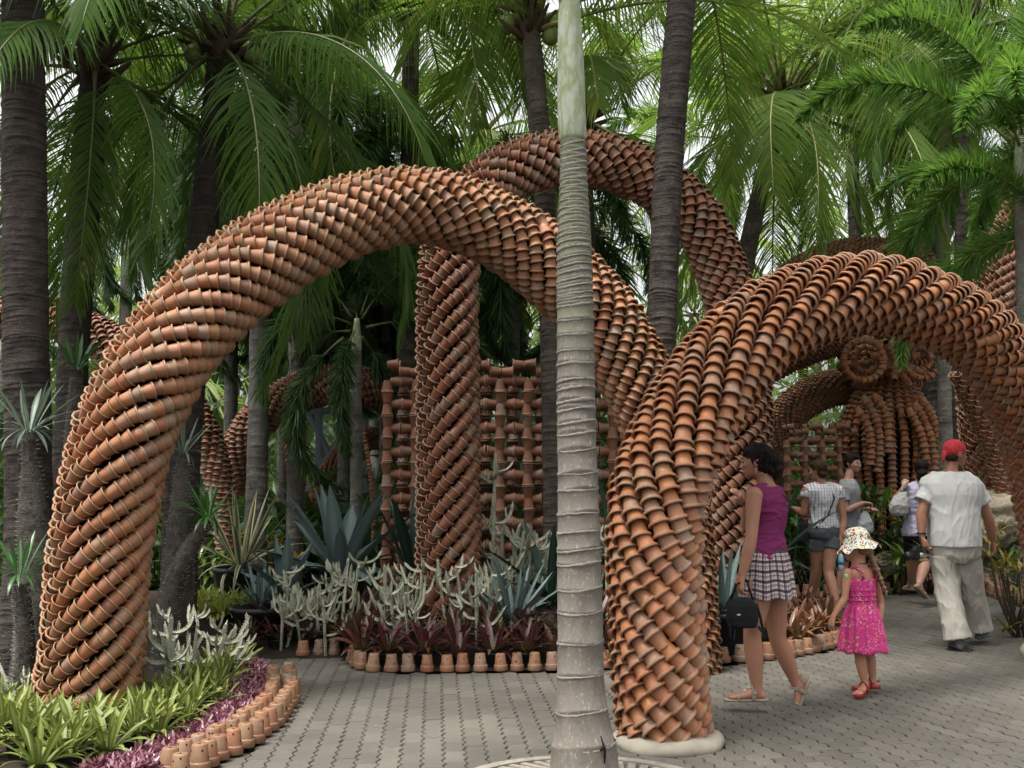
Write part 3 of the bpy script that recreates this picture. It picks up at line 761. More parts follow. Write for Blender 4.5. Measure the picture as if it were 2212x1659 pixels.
def frond_set(prefix, L, n, ll, lw, dr, dl, mats, style='coco', elevs=(78, 58, 38, 18, -2, -24, -48), nseg=3, seed=0):
    return [frond_mesh('frond', e, L, n, ll, lw, dr * (0.75 + 0.25 * (e < 60)), dl, seed + i, mats, style, nseg=nseg) for i, e in enumerate(elevs)]
FC = frond_set('c', 3.3, 78, .82, .026, 74, .95, [M_FROND, M_RACHIS])
FC2 = frond_set('c2', 3.3, 72, .88, .028, 92, 1.35, [M_FROND, M_RACHIS], seed=20)
FCD = frond_set('cd', 3.1, 74, .80, .027, 80, 1.3, [M_FROND2, M_RACHISD], seed=40)
FCL = frond_set('cl', 3.4, 46, .80, .040, 80, 1.1, [M_FROND, M_RACHIS], nseg=2, seed=60)
FF_ = frond_set('f', 2.2, 420, .36, .019, 95, .25, [M_FOX, M_RACHIS], 'fox', nseg=2, seed=80)
FFD = frond_set('fd', 2.4, 400, .40, .021, 125, .6, [M_FOXD, M_RACHISD], 'fox', nseg=2, seed=100)
NEARCUT = lambda az, i: i >= 2 and 3.5 < az < 5.9
FDRY = frond_set('dry', 2.7, 46, .6, .026, 60, 1.6, [M_DRY, M_FIBRE], elevs=(0, -10, -20, -30, -45, -60, -75), seed=150)
SETS = dict(c=[FC, FC2], cd=[FCD, FCD], cl=[FCL, FCL], f=[FF_, FF_], fd=[FFD, FFD])

def crown(root, c, kind, n, size=1.0, seed=0, emin=0, emax=6, skip=None):
    rs = np.random.RandomState(seed); sets = SETS[kind]; a = rs.uniform(0, 6.28)
    for k in range(n):
        t = (k + .5) / n; e = emin + t * (emax - emin + .999); i = min(6, int(e))
        az = a + k * 2.39996 + rs.normal(0, .15)
        if skip and skip(az % (2 * math.pi), i): continue
        r = .05 + .10 * t
        o = link('frond', (FDRY if (kind in ('c', 'cd') and i >= 4 and rs.rand() < .04) else sets[rs.randint(2)])[i], root)
        o.location = (c[0] + r * math.cos(az), c[1] + r * math.sin(az), c[2] + .14 - .3 * t)
        o.rotation_euler = (rs.normal(0, .10), rs.normal(0, .10), az); o.scale = (size * rs.uniform(.88, 1.1),) * 3

def ringed_trunk(P, rad, seg, gap, depth, mb, m=0, seed=0, step=.02, groove=True):
    """trunk surface with irregular leaf-scar rings; gap: ring spacing as a function of height 0..1"""
    rs = np.random.RandomState(seed); arr = spline([(*p, r) for p, r in zip(P, rad)], 400)
    d = np.concatenate([[0], np.cumsum(np.linalg.norm(np.diff(arr[:, :3], axis=0), axis=1))]); L = d[-1]
    ss = [0]; heights = []; s = 0.03
    while s < L - .02: heights.append(s); s += gap(s / L) * (rs.uniform(.7, 1.3) if groove else rs.uniform(.4, 1.9))
    zs = [0.0]; off = [0.0]
    for h in heights:
        zs += [h - .006, h, h + .010, h + .014]; k_ = rs.uniform(.1, 1.2) if not groove else rs.uniform(.6, 1.2); off += [0.0, depth * k_, depth * .9 * k_, -depth * .35 * k_]
    zs.append(L); off.append(0); zs = np.array(zs); off = np.array(off)
    o = np.argsort(zs, kind='stable'); zs = zs[o]; off = off[o]
    P3 = np.column_stack([np.interp(zs, d, arr[:, c]) for c in range(3)]); rr = np.interp(zs, d, arr[:, 3])
    a = np.linspace(0, 2 * np.pi, seg, endpoint=False)
    T, N, B = frames(arr[:, :3]); Ni = np.column_stack([np.interp(zs, d, N[:, c]) for c in range(3)]); Bi = np.column_stack([np.interp(zs, d, B[:, c]) for c in range(3)])
    wave = 0.010 * np.sin(a[None] * 1 + zs[:, None] * 9) + .006 * np.sin(a[None] * 3 + zs[:, None] * 23)
    R_ = (rr + off)[:, None] * (1 + rs.normal(0, .006 if groove else .014, (len(zs), seg))) + wave * rr[:, None]
    V = P3[:, None] + R_[..., None] * (np.cos(a)[None, :, None] * Ni[:, None] + np.sin(a)[None, :, None] * Bi[:, None])
    Tv = np.column_stack([np.interp(zs, d, T[:, c]) for c in range(3)])
    V = V + Tv[:, None] * (.012 * np.sin(a + 1.3)[None, :, None] + .006 * np.sin(2 * a[None, :, None] + zs[:, None, None] * 5))
    F = grid_faces(len(zs), seg)
    mb.add(V.reshape(-1, 3), F, m)
    return heights

def palm(name, label, cat, pts, kind, nfr, size, seed, mat, gap=.06, depth=.004, group=None, seg=14, coconuts=0, shaft=None, emin=0, emax=6, skip=None, fibre=True, crown_at=None):
    """pts: list of (Vector, radius) base to top"""
    base = pts[0][0]; root = thing(name, label, cat, (base[0], base[1], 0), group=group)
    off = Vector((base[0], base[1], 0)); P = [Vector(p) - off for p, r in pts]; rad = [r for p, r in pts]
    mb = MB(); ringed_trunk(P, rad, seg, lambda t: gap, depth * .6, mb, 0, seed, groove=False)
    mb.build('trunk', mat, root)
    top = P[-1]
    if shaft:
        ln, r1 = shaft; m2 = MB(); zz = np.linspace(0, 1, 9)
        m2.tube([top + Vector((0, 0, -.02 + ln * z)) for z in zz], np.interp(zz, [0, .1, .4, 1], [r1, r1 * 1.18, r1 * 1.1, r1 * .6]), 14)
        m2.build('crownshaft', M_SHAFT, root); top = top + Vector((0, 0, ln - .1))
    elif fibre:
        m2 = MB(); rs = np.random.RandomState(seed)
        for k in range(16):
            a = k * 2.4; el = rs.uniform(.3, 1.2); d = Vector((math.cos(a) * math.cos(el), math.sin(a) * math.cos(el), math.sin(el)))
            r0 = rad[-1] * .6; p = top + Vector((math.cos(a) * r0, math.sin(a) * r0, rs.uniform(-.25, .1)))
            m2.tube([p, p + d * .15, p + d * .34], [.045, .035, .012], 5)
        m2.ball(top, (rad[-1] * 1.25, rad[-1] * 1.25, .3))
        m2.build('leaf_bases', M_FIBRE, root)
    crown(root, top, kind, nfr, size, seed, emin, emax, skip)
    rs = np.random.RandomState(seed + 1)
    for k in range(coconuts):
        a = rs.uniform(0, 6.28) if coconuts > 2 else (math.pi * k + .1); r = rad[-1] + .13
        mbc = MB(); mbc.ball((0, 0, 0), (.088, .088, .105), nu=14, nv=10); mbc.ball((0, 0, .1), (.03, .03, .02))
        mbc.build('coconut', M_COCONUT, root, loc=(top.x + r * math.cos(a), top.y + r * math.sin(a), top.z - .12 + rs.uniform(-.08, .06)), rot=(rs.normal(0, .3), rs.normal(0, .3), 0))
    return root
def tr(pts): return [(at(x, y, Y) if len(q) == 0 else at(x, y, Y), r) for (x, y, Y, r, *q) in pts]
def G(px, Y, r): v = at(px, 1040, Y); v.z = -.03; return (v, r)

# T0: the pale ringed palm right in front
def front_palm():
    c = gp(1262, 1705); Y = c.y
    rows = [(1262, 1720, .172), (1262, 1650, .17), (1261, 1590, .142), (1257, 1530, .122), (1254, 1460, .112), (1253, 1350, .109), (1251, 1200, .105), (1247, 1000, .096), (1244, 820, .092), (1242, 640, .088), (1240, 520, .083), (1239, 420, .070), (1238, 300, .060)]
    P = [at(x, y, Y) for x, y, r in rows]; P[0].z = -.02; rad = [r for x, y, r in rows]
    root = thing('ringed_palm', 'pale grey ringed palm trunk standing alone in front of everything', 'palm tree', (c.x, c.y, 0))
    off = Vector((c.x, c.y, 0)); P = [p - off for p in P]
    mb = MB()
    gapf = lambda t: .155 if t < .12 else (.13 if t < .3 else (.095 if t < .5 else (.062 if t < .72 else .036)))
    hs_ = ringed_trunk(P, rad, 40, gapf, .0028, mb, 0, 4)
    tk = mb.build('trunk', M_FRONT, root)
    # pale scar lines as their own thin bands, broken and uneven
    arr = spline([(*p, r) for p, r in zip(P, rad)], 400); d = np.concatenate([[0], np.cumsum(np.linalg.norm(np.diff(arr[:, :3], axis=0), axis=1))])
    rs = np.random.RandomState(8); sc = MB(); a = np.linspace(0, 2 * np.pi, 60, endpoint=False)
    for h in hs_:
        i = min(399, int(np.searchsorted(d, h))); p = arr[i]
        wv = .010 * np.sin(a + p[2] * 9) + .006 * np.sin(3 * a + h * 23)
        r = p[3] * (1 + wv) + .0034; zz = .012 * np.sin(a + 1.3) * .8 + .004 * np.sin(2 * a + h * 9) + .0012 * rs.normal(size=60)
        hw = .0055 * (1 + .35 * np.sin(a * 3 + h * 40)) * rs.uniform(.6, 1.3) + .002
        V = np.vstack([np.column_stack([p[0] + (r - .004) * np.cos(a), p[1] + (r - .004) * np.sin(a), p[2] + zz - hw]), np.column_stack([p[0] + r * np.cos(a), p[1] + r * np.sin(a), p[2] + zz - hw * .6]),
                       np.column_stack([p[0] + r * np.cos(a), p[1] + r * np.sin(a), p[2] + zz + hw * .6]), np.column_stack([p[0] + (r - .004) * np.cos(a), p[1] + (r - .004) * np.sin(a), p[2] + zz + hw])])
        sc.add(V, grid_faces(4, 60))
    s = sc.build('leaf_scars', M_SCAR, root); s['kind'] = 'stuff'
    # crack low on the right of the trunk and knocks
    ck = MB()
    for (x, y, x2, y2, wd) in ((1298, 1590, 1306, 1650, .016), (1304, 1606, 1296, 1622, .02)):
        p, q = at(x, y, Y - .14) - off, at(x2, y2, Y - .15) - off
        ck.tube([p, (p + q) / 2 + Vector((.01, 0, 0)), q], [.003, wd / 2, .003], 6)
    ck.build('bark_crack', M_DARK, root)
    m2 = MB(); top = P[-1]; zt = [0, .03, .12, .3, .5, .7, .95, 1.2]
    m2.tube([top + Vector((-.003 * i, 0, -.02 + z)) for i, z in enumerate(zt)], [.060, .069, .071, .069, .064, .055, .045, .04], 24)
    m2.tube([top + Vector((-.02, 0, .60)), top + Vector((-.07, -.03, .78)), top + Vector((-.12, -.05, 1.1))], [.02, .022, .02], 10)
    m2.build('crownshaft', M_SHAFT, root)
    crown(root, top + Vector((-.02, 0, 1.25)), 'c', 8, .8, 77, 0, 1)
front_palm()

NEARCUT = lambda az, i: i >= 2 and 3.5 < az < 5.9
def coco(label, pts, n, size, seed, kind='c', mat=M_COCO, **k):
    return palm('coconut_palm', label, 'palm tree', pts, kind, n, size, seed, mat, **k)
camfree = lambda az, i: False
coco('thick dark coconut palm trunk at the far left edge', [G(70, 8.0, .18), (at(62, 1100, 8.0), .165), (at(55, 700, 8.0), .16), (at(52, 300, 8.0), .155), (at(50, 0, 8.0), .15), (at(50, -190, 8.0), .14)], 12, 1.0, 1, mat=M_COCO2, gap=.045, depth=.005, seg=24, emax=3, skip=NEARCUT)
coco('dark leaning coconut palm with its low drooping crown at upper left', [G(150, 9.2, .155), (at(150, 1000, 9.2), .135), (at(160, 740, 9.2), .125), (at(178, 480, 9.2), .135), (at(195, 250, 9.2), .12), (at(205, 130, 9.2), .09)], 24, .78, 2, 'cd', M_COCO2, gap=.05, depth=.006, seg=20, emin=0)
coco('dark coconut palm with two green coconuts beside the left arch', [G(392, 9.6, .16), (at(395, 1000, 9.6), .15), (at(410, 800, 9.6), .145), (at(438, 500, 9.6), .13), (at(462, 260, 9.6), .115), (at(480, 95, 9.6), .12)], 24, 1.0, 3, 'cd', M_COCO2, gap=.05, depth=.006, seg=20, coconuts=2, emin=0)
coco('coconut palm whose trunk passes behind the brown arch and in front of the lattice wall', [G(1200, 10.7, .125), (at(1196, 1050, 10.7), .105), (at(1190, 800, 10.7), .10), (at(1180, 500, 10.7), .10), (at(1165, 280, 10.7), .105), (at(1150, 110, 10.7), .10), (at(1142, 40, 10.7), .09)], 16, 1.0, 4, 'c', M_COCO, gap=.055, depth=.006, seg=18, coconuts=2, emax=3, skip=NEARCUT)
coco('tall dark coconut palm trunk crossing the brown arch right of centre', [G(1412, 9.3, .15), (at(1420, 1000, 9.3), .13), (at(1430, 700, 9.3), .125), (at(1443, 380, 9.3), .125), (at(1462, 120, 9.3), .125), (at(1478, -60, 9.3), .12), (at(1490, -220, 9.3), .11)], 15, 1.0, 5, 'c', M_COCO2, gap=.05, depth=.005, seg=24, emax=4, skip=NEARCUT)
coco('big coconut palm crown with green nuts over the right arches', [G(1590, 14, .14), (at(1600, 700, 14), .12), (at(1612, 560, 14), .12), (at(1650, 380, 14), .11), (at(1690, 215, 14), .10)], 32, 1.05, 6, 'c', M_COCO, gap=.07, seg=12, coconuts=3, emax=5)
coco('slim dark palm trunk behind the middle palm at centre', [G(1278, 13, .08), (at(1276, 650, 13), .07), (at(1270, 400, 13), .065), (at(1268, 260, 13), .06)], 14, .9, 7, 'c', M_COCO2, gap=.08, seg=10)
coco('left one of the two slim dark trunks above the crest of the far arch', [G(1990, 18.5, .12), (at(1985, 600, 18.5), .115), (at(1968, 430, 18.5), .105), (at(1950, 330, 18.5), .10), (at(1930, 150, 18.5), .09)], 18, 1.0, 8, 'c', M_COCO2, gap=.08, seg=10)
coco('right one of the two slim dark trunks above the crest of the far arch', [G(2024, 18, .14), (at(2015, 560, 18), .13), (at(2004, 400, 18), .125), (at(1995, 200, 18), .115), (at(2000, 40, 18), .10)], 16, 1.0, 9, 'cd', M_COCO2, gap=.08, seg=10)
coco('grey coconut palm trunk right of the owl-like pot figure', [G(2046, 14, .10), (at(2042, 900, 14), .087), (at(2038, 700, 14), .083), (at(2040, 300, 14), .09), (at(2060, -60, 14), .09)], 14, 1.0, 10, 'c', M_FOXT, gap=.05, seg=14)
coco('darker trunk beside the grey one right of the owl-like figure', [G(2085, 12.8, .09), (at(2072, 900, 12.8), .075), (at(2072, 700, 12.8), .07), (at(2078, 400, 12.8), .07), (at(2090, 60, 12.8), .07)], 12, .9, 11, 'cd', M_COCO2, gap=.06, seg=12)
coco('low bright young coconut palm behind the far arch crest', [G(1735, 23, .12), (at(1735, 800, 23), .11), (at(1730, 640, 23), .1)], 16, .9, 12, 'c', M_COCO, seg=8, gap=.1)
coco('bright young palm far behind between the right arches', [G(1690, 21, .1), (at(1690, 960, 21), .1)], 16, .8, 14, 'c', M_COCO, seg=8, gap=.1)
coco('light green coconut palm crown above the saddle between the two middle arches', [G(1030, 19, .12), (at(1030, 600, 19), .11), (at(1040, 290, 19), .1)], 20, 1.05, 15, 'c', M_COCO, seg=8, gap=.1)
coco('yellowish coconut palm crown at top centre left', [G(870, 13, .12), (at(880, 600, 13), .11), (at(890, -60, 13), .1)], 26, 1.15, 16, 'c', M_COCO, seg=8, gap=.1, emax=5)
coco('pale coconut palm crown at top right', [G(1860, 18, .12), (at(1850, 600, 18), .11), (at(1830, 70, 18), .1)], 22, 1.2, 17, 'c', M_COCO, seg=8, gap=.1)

def fox(label, pts, n, size, seed, kind='f', shaft=(.7, .09), **k):
    return palm('foxtail_palm', label, 'palm tree', pts, kind, n, size, seed, M_FOXT, gap=k.pop('gap', .09), depth=.003, shaft=shaft, seg=k.pop('seg', 14), **k)
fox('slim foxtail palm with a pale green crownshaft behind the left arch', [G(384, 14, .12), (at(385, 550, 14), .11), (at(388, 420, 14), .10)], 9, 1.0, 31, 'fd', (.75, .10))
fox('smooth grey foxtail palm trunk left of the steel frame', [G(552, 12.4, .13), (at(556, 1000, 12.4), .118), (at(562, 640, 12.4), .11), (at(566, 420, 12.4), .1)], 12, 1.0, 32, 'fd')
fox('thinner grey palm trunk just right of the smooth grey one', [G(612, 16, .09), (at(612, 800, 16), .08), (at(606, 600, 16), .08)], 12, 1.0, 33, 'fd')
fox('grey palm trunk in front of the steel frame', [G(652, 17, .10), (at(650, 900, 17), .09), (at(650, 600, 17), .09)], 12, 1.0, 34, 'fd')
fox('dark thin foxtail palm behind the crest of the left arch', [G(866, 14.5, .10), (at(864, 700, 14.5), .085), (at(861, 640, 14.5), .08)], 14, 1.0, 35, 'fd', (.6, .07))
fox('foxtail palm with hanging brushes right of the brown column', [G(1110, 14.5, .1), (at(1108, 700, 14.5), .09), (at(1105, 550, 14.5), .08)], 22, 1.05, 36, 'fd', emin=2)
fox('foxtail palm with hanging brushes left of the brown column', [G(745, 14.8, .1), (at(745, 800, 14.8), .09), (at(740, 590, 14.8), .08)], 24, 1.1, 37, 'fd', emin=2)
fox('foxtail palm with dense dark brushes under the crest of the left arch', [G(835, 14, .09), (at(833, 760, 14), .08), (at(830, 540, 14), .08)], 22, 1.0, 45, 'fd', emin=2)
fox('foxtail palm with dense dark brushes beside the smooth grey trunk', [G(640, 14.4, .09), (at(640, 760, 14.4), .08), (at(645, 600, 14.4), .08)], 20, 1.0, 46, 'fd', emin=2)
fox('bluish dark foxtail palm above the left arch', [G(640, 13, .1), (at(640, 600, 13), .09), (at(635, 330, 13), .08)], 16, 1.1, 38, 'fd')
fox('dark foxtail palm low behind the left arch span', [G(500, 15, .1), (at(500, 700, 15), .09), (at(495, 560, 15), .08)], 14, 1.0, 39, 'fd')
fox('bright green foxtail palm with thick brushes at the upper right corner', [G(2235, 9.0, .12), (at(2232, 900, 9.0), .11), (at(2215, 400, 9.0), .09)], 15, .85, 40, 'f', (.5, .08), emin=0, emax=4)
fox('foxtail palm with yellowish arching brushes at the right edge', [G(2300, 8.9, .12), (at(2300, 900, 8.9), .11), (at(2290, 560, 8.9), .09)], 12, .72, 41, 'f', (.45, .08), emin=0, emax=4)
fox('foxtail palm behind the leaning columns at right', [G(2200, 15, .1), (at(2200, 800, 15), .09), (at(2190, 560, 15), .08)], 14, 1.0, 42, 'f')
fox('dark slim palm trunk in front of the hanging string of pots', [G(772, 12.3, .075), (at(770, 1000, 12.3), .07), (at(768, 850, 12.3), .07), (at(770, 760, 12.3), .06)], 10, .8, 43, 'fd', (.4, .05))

# rows of palms in the grove behind
gr = np.random.RandomState(17); n_ = 0
spots = []
for Y in (18.5, 23, 28.5):
    x = -0.47 * Y - 1 + gr.uniform(0, 2)
    while x < .47 * Y + 2.5:
        spots.append((x, Y + gr.uniform(-1.2, 1.2))); x += gr.uniform(2.6, 4.2)
for i, (x, Y) in enumerate(spots):
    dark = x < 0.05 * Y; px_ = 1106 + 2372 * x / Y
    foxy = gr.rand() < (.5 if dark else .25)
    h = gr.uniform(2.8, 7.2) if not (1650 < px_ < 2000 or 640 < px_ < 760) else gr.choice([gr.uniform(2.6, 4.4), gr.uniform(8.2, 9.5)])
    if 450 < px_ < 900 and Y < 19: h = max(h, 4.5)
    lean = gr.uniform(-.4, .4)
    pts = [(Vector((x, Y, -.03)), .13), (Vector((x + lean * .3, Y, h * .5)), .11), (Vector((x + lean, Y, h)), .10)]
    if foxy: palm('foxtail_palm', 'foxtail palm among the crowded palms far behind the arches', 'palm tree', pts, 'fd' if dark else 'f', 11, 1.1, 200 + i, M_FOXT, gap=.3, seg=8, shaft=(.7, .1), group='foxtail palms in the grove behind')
    else: palm('coconut_palm', 'coconut palm among the crowded palms far behind the arches', 'palm tree', pts, 'cl', 15, gr.uniform(.95, 1.2), 200 + i, M_COCO, gap=.3, seg=8, fibre=False, group='coconut palms in the grove behind')

# undergrowth and far-off foliage
def leaf_mass(name, boxes, n, size, seed, mat, kind='stuff'):
    rs = np.random.RandomState(seed); C = []
    for (x0, x1, y0, y1, z0, z1, wgt) in boxes:
        m = int(n * wgt); k = max(1, m // 60)
        cc = np.column_stack([rs.uniform(x0, x1, k), rs.uniform(y0, y1, k), z0 + (z1 - z0) * rs.rand(k) ** 1.4])
        C.append(np.repeat(cc, 60, axis=0) + rs.normal(0, 1, (k * 60, 3)) * np.array([.42, .42, .34]))
    C = np.vstack(C); C[:, 2] = np.maximum(C[:, 2], .02); m = len(C)
    d = rs.normal(size=(m, 3)); d[:, 2] -= .3; d /= np.linalg.norm(d, axis=1)[:, None]
    sd = np.cross(d, rs.normal(size=(m, 3))); sd /= np.linalg.norm(sd, axis=1)[:, None]
    L = size * rs.uniform(.6, 1.4, m)[:, None]
    V = np.stack([C - d * L * .5, C + sd * L * .13, C + d * L * .6 - [0, 0, .03], C - sd * L * .13], 1).reshape(-1, 3)
    F = np.arange(4 * m).reshape(-1, 4)
    tag(link(name, np_mesh(name, V, F, [mat], smooth=False)), 'dense dark green undergrowth filling the grove behind the sculptures', kind=kind)
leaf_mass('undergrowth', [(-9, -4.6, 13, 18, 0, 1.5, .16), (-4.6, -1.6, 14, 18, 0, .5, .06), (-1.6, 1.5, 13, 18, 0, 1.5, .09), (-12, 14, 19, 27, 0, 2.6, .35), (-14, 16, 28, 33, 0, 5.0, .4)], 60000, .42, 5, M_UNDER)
# ---------------------------------------------------------------- plants in the beds
def blade(name, L, W, curl, fold, mats, n=9, tip=1.0, wave=0.0, base=.55, wmax=.35):
    """strap leaf along +X, bending down, V-folded; uv.x runs across"""
    s = np.linspace(0, 1, n); ang = -R(curl) * s ** 1.5; step = L / (n - 1)
    d = np.column_stack([np.cos(ang), np.zeros(n), np.sin(ang)]); P = np.vstack([[0, 0, 0], np.cumsum(d[:-1] * step, axis=0)])
    wd = W * np.interp(s, [0, wmax, .75, 1], [base, 1, .72 * tip + .05, .04])
    nrm = np.column_stack([-np.sin(ang), np.zeros(n), np.cos(ang)])
    cols = [-1, -.5, 0, .5, 1]; V = []; uv = []
    for c in cols:
        V.append(P + np.outer(wd / 2 * c, [0, 1, 0]) + nrm * (wd * fold * abs(c) ** 1.3 / 2)[:, None] + nrm * (wave * np.sin(s * 14 + c))[:, None]); uv.append(np.column_stack([np.full(n, (c + 1) / 2), s]))
    V = np.stack(V, 1).reshape(-1, 3); uv = np.stack(uv, 1).reshape(-1, 2)
    return np_mesh(name, V, grid_faces(n, 5, closed=False), mats, uv=uv)

def m_strap(name, edge, mid, base=None, tipc=None, rough=.35, tr=.25, stripes=None, spec=.5, speckle=None):
    t = NT(name); uv = t.n('ShaderNodeUVMap'); sp = t.n('ShaderNodeSeparateXYZ'); t.l(uv.outputs[0], sp.inputs[0])
    across = t.math('ABSOLUTE', t.math('SUBTRACT', sp.outputs[0], .5)); r = t.rand()
    n = t.noise(t.geo('Position'), 25, 3)
    wob = t.math('ADD', across, t.math('MULTIPLY', t.math('SUBTRACT', n, .5), .12))
    c = t.mix(t.ramp(wob, [(.14, 0.0), (.24, 1.0)] if not stripes else stripes), mid, edge)
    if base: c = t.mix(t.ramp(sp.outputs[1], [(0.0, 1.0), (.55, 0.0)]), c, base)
    if tipc: c = t.mix(t.ramp(sp.outputs[1], [(.75, 0.0), (1.0, .8)]), c, tipc)
    if speckle: c = t.mix(t.ramp(t.noise(t.geo('Position'), 70, 2), [(.58, 0.0), (.64, .7)]), c, speckle)
    c = t.mix(t.math('MULTIPLY', r, .45), c, t.mix(.5, c, (.03, .04, .02)))
    t.col(c, rough, spec); t.translucent(c, tr); return t.m
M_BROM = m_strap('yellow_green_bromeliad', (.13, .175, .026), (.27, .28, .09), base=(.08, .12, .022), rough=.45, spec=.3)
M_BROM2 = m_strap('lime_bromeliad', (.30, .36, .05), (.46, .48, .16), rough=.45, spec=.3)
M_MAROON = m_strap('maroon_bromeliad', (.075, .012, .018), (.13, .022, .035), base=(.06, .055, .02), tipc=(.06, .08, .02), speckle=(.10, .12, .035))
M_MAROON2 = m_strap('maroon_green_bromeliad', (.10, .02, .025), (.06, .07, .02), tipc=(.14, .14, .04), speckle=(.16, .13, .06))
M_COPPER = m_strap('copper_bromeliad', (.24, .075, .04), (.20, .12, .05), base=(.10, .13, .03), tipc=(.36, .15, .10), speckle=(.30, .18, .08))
M_AGAVE = m_strap('blue_agave', (.10, .15, .145), (.14, .20, .19), rough=.5, tr=.02, spec=.35)
M_AGAVED = m_strap('dark_agave', (.018, .045, .03), (.03, .065, .045), rough=.4, tr=.02)
M_VARIEG = m_strap('cream_edged_leaf', (.50, .45, .22), (.07, .12, .10), rough=.45, tr=.1, stripes=[(.20, 0.0), (.27, 1.0)])
M_PACHY = m_strap('pachypodium_leaf', (.035, .11, .025), (.06, .15, .04), rough=.35)
M_PACHYG = m_strap('pachypodium_leaf_grey', (.12, .17, .12), (.18, .23, .17), rough=.4)
M_BROAD = m_strap('broad_leaf', (.03, .09, .02), (.06, .15, .03), rough=.3)
M_BRIGHT = m_strap('bright_broad_leaf', (.10, .20, .03), (.25, .33, .05), rough=.3)
M_CROTON = m_strap('yellow_croton_leaf', (.35, .22, .02), (.16, .20, .03), rough=.35)
M_PINK = m_strap('pink_leaf', (.14, .035, .06), (.20, .065, .09), tipc=(.22, .09, .11), tr=.2)

def leafset(name, L, W, curls, fold, mat, **k): return [blade(name, L, W, c, fold, [mat], **k) for c in curls]
LS = dict(
    brom=leafset('leaf', .255, .034, (15, 40, 75), .4, M_BROM, tip=1.3, wmax=.6),
    brom2=leafset('leaf', .255, .034, (15, 40, 75), .4, M_BROM2, tip=1.3, wmax=.6),
    maroon=leafset('leaf', .27, .048, (15, 45, 75), .3, M_MAROON, tip=1.15, wmax=.45), maroon2=leafset('leaf', .27, .048, (15, 45, 75), .3, M_MAROON2, tip=1.15, wmax=.45),
    copper=leafset('leaf', .32, .062, (20, 50, 80), .3, M_COPPER, tip=1.1, wmax=.5),
    agave=leafset('leaf', .95, .185, (2, 10, 40), .35, M_AGAVE, tip=.85, wmax=.4), agave_s=leafset('leaf', .55, .06, (0, 10, 30), .4, M_AGAVE, tip=.8, wmax=.35),
    agaved=leafset('leaf', .95, .12, (5, 20, 55), .4, M_AGAVED, tip=.85, wmax=.4),
    var=leafset('leaf', .85, .075, (3, 35, 110), .25, M_VARIEG, tip=.9, wmax=.35),
    pachy=leafset('leaf', .32, .034, (10, 35, 60), .2, M_PACHY, tip=1.0, wmax=.5, base=.2), pachyg=leafset('leaf', .36, .032, (10, 35, 70), .25, M_PACHYG, tip=1.0, wmax=.5, base=.2),
    broad=leafset('leaf', .42, .10, (30, 60, 90), .15, M_BROAD, tip=1.0, wmax=.5, base=.15), bright=leafset('leaf', .5, .11, (30, 60, 90), .2, M_BRIGHT, tip=1.1, wmax=.55, base=.2),
    croton=leafset('leaf', .3, .07, (20, 50, 80), .15, M_CROTON, tip=1.0, wmax=.5, base=.15))

def rosette(name, label, cat, loc, kind, n, size, seed, e0=80, e1=8, group=None, tilt=(0, 0), spread=.02, pot=False, parent=None, lift=0.0, azr=None):
    rs = np.random.RandomState(seed)
    root = parent or thing(name, label, cat, tuple(loc), group=group)
    base = Vector((0, 0, 0)) if parent is None else Vector(loc)
    if parent is None: root.rotation_euler = (tilt[0], tilt[1], rs.uniform(0, 6.28))
    a = rs.uniform(0, 6.28); ms = LS[kind]
    for k in range(n):
        t = (k + .5) / n; el = R(e0 + (e1 - e0) * t ** .9 + rs.normal(0, 4)); az = a + k * 2.39996 + rs.normal(0, .12)
        if azr: az = azr[0] + (azr[1] - azr[0]) * rs.rand()
        o = link('leaf', ms[min(2, int(t * 3 + rs.uniform(-.4, .4))) if t * 3 + .4 >= 0 else 0], root)
        o.location = base + Vector((math.cos(az) * spread * size, math.sin(az) * spread * size, lift + .03 * t * size))
        o.rotation_euler = Euler((rs.normal(0, .12), -el, az)); s = size * (.72 + .36 * math.sin(math.pi * min(1, t + .2))) * rs.uniform(.9, 1.1); o.scale = (s, s * rs.uniform(.9, 1.1), s)
    if pot:
        mb = MB(); ns = 16; aa = np.linspace(0, 2 * np.pi, ns, endpoint=False)
        V = np.vstack([np.column_stack([r * np.cos(aa), r * np.sin(aa), np.full(ns, z)]) for r, z in ((.055, 0), (.075, .10), (.082, .105), (.078, .112), (.07, .10), (.005, .09))])
        mb.add(V, grid_faces(6, ns)).build('plant_pot', M_BLACK, root, loc=(0, 0, -.09))
    return root

def mz(x, y):
    t = min(1, max(0, (y - (9.0 if x < -1.2 else 8.5)) / 1.3)); u = min(1, max(0, (1.15 - x) / .5)); return .30 * t * t * (3 - 2 * t) * u * u * (3 - 2 * u)
def mound():
    xs = np.linspace(-8.9, 1.2, 90); ys = np.linspace(8.5, 11.95, 50)
    V = [(x, y, mz(x, y) - .012 + .02 * noise.noise(Vector((x * 4, y * 4, 0))) * min(1, mz(x, y) * 4)) for y in ys for x in xs]
    tag(link('bed_mound', np_mesh('bed_mound', V, grid_faces(50, 90, closed=False), [M_SOIL])), kind='structure')
mound()
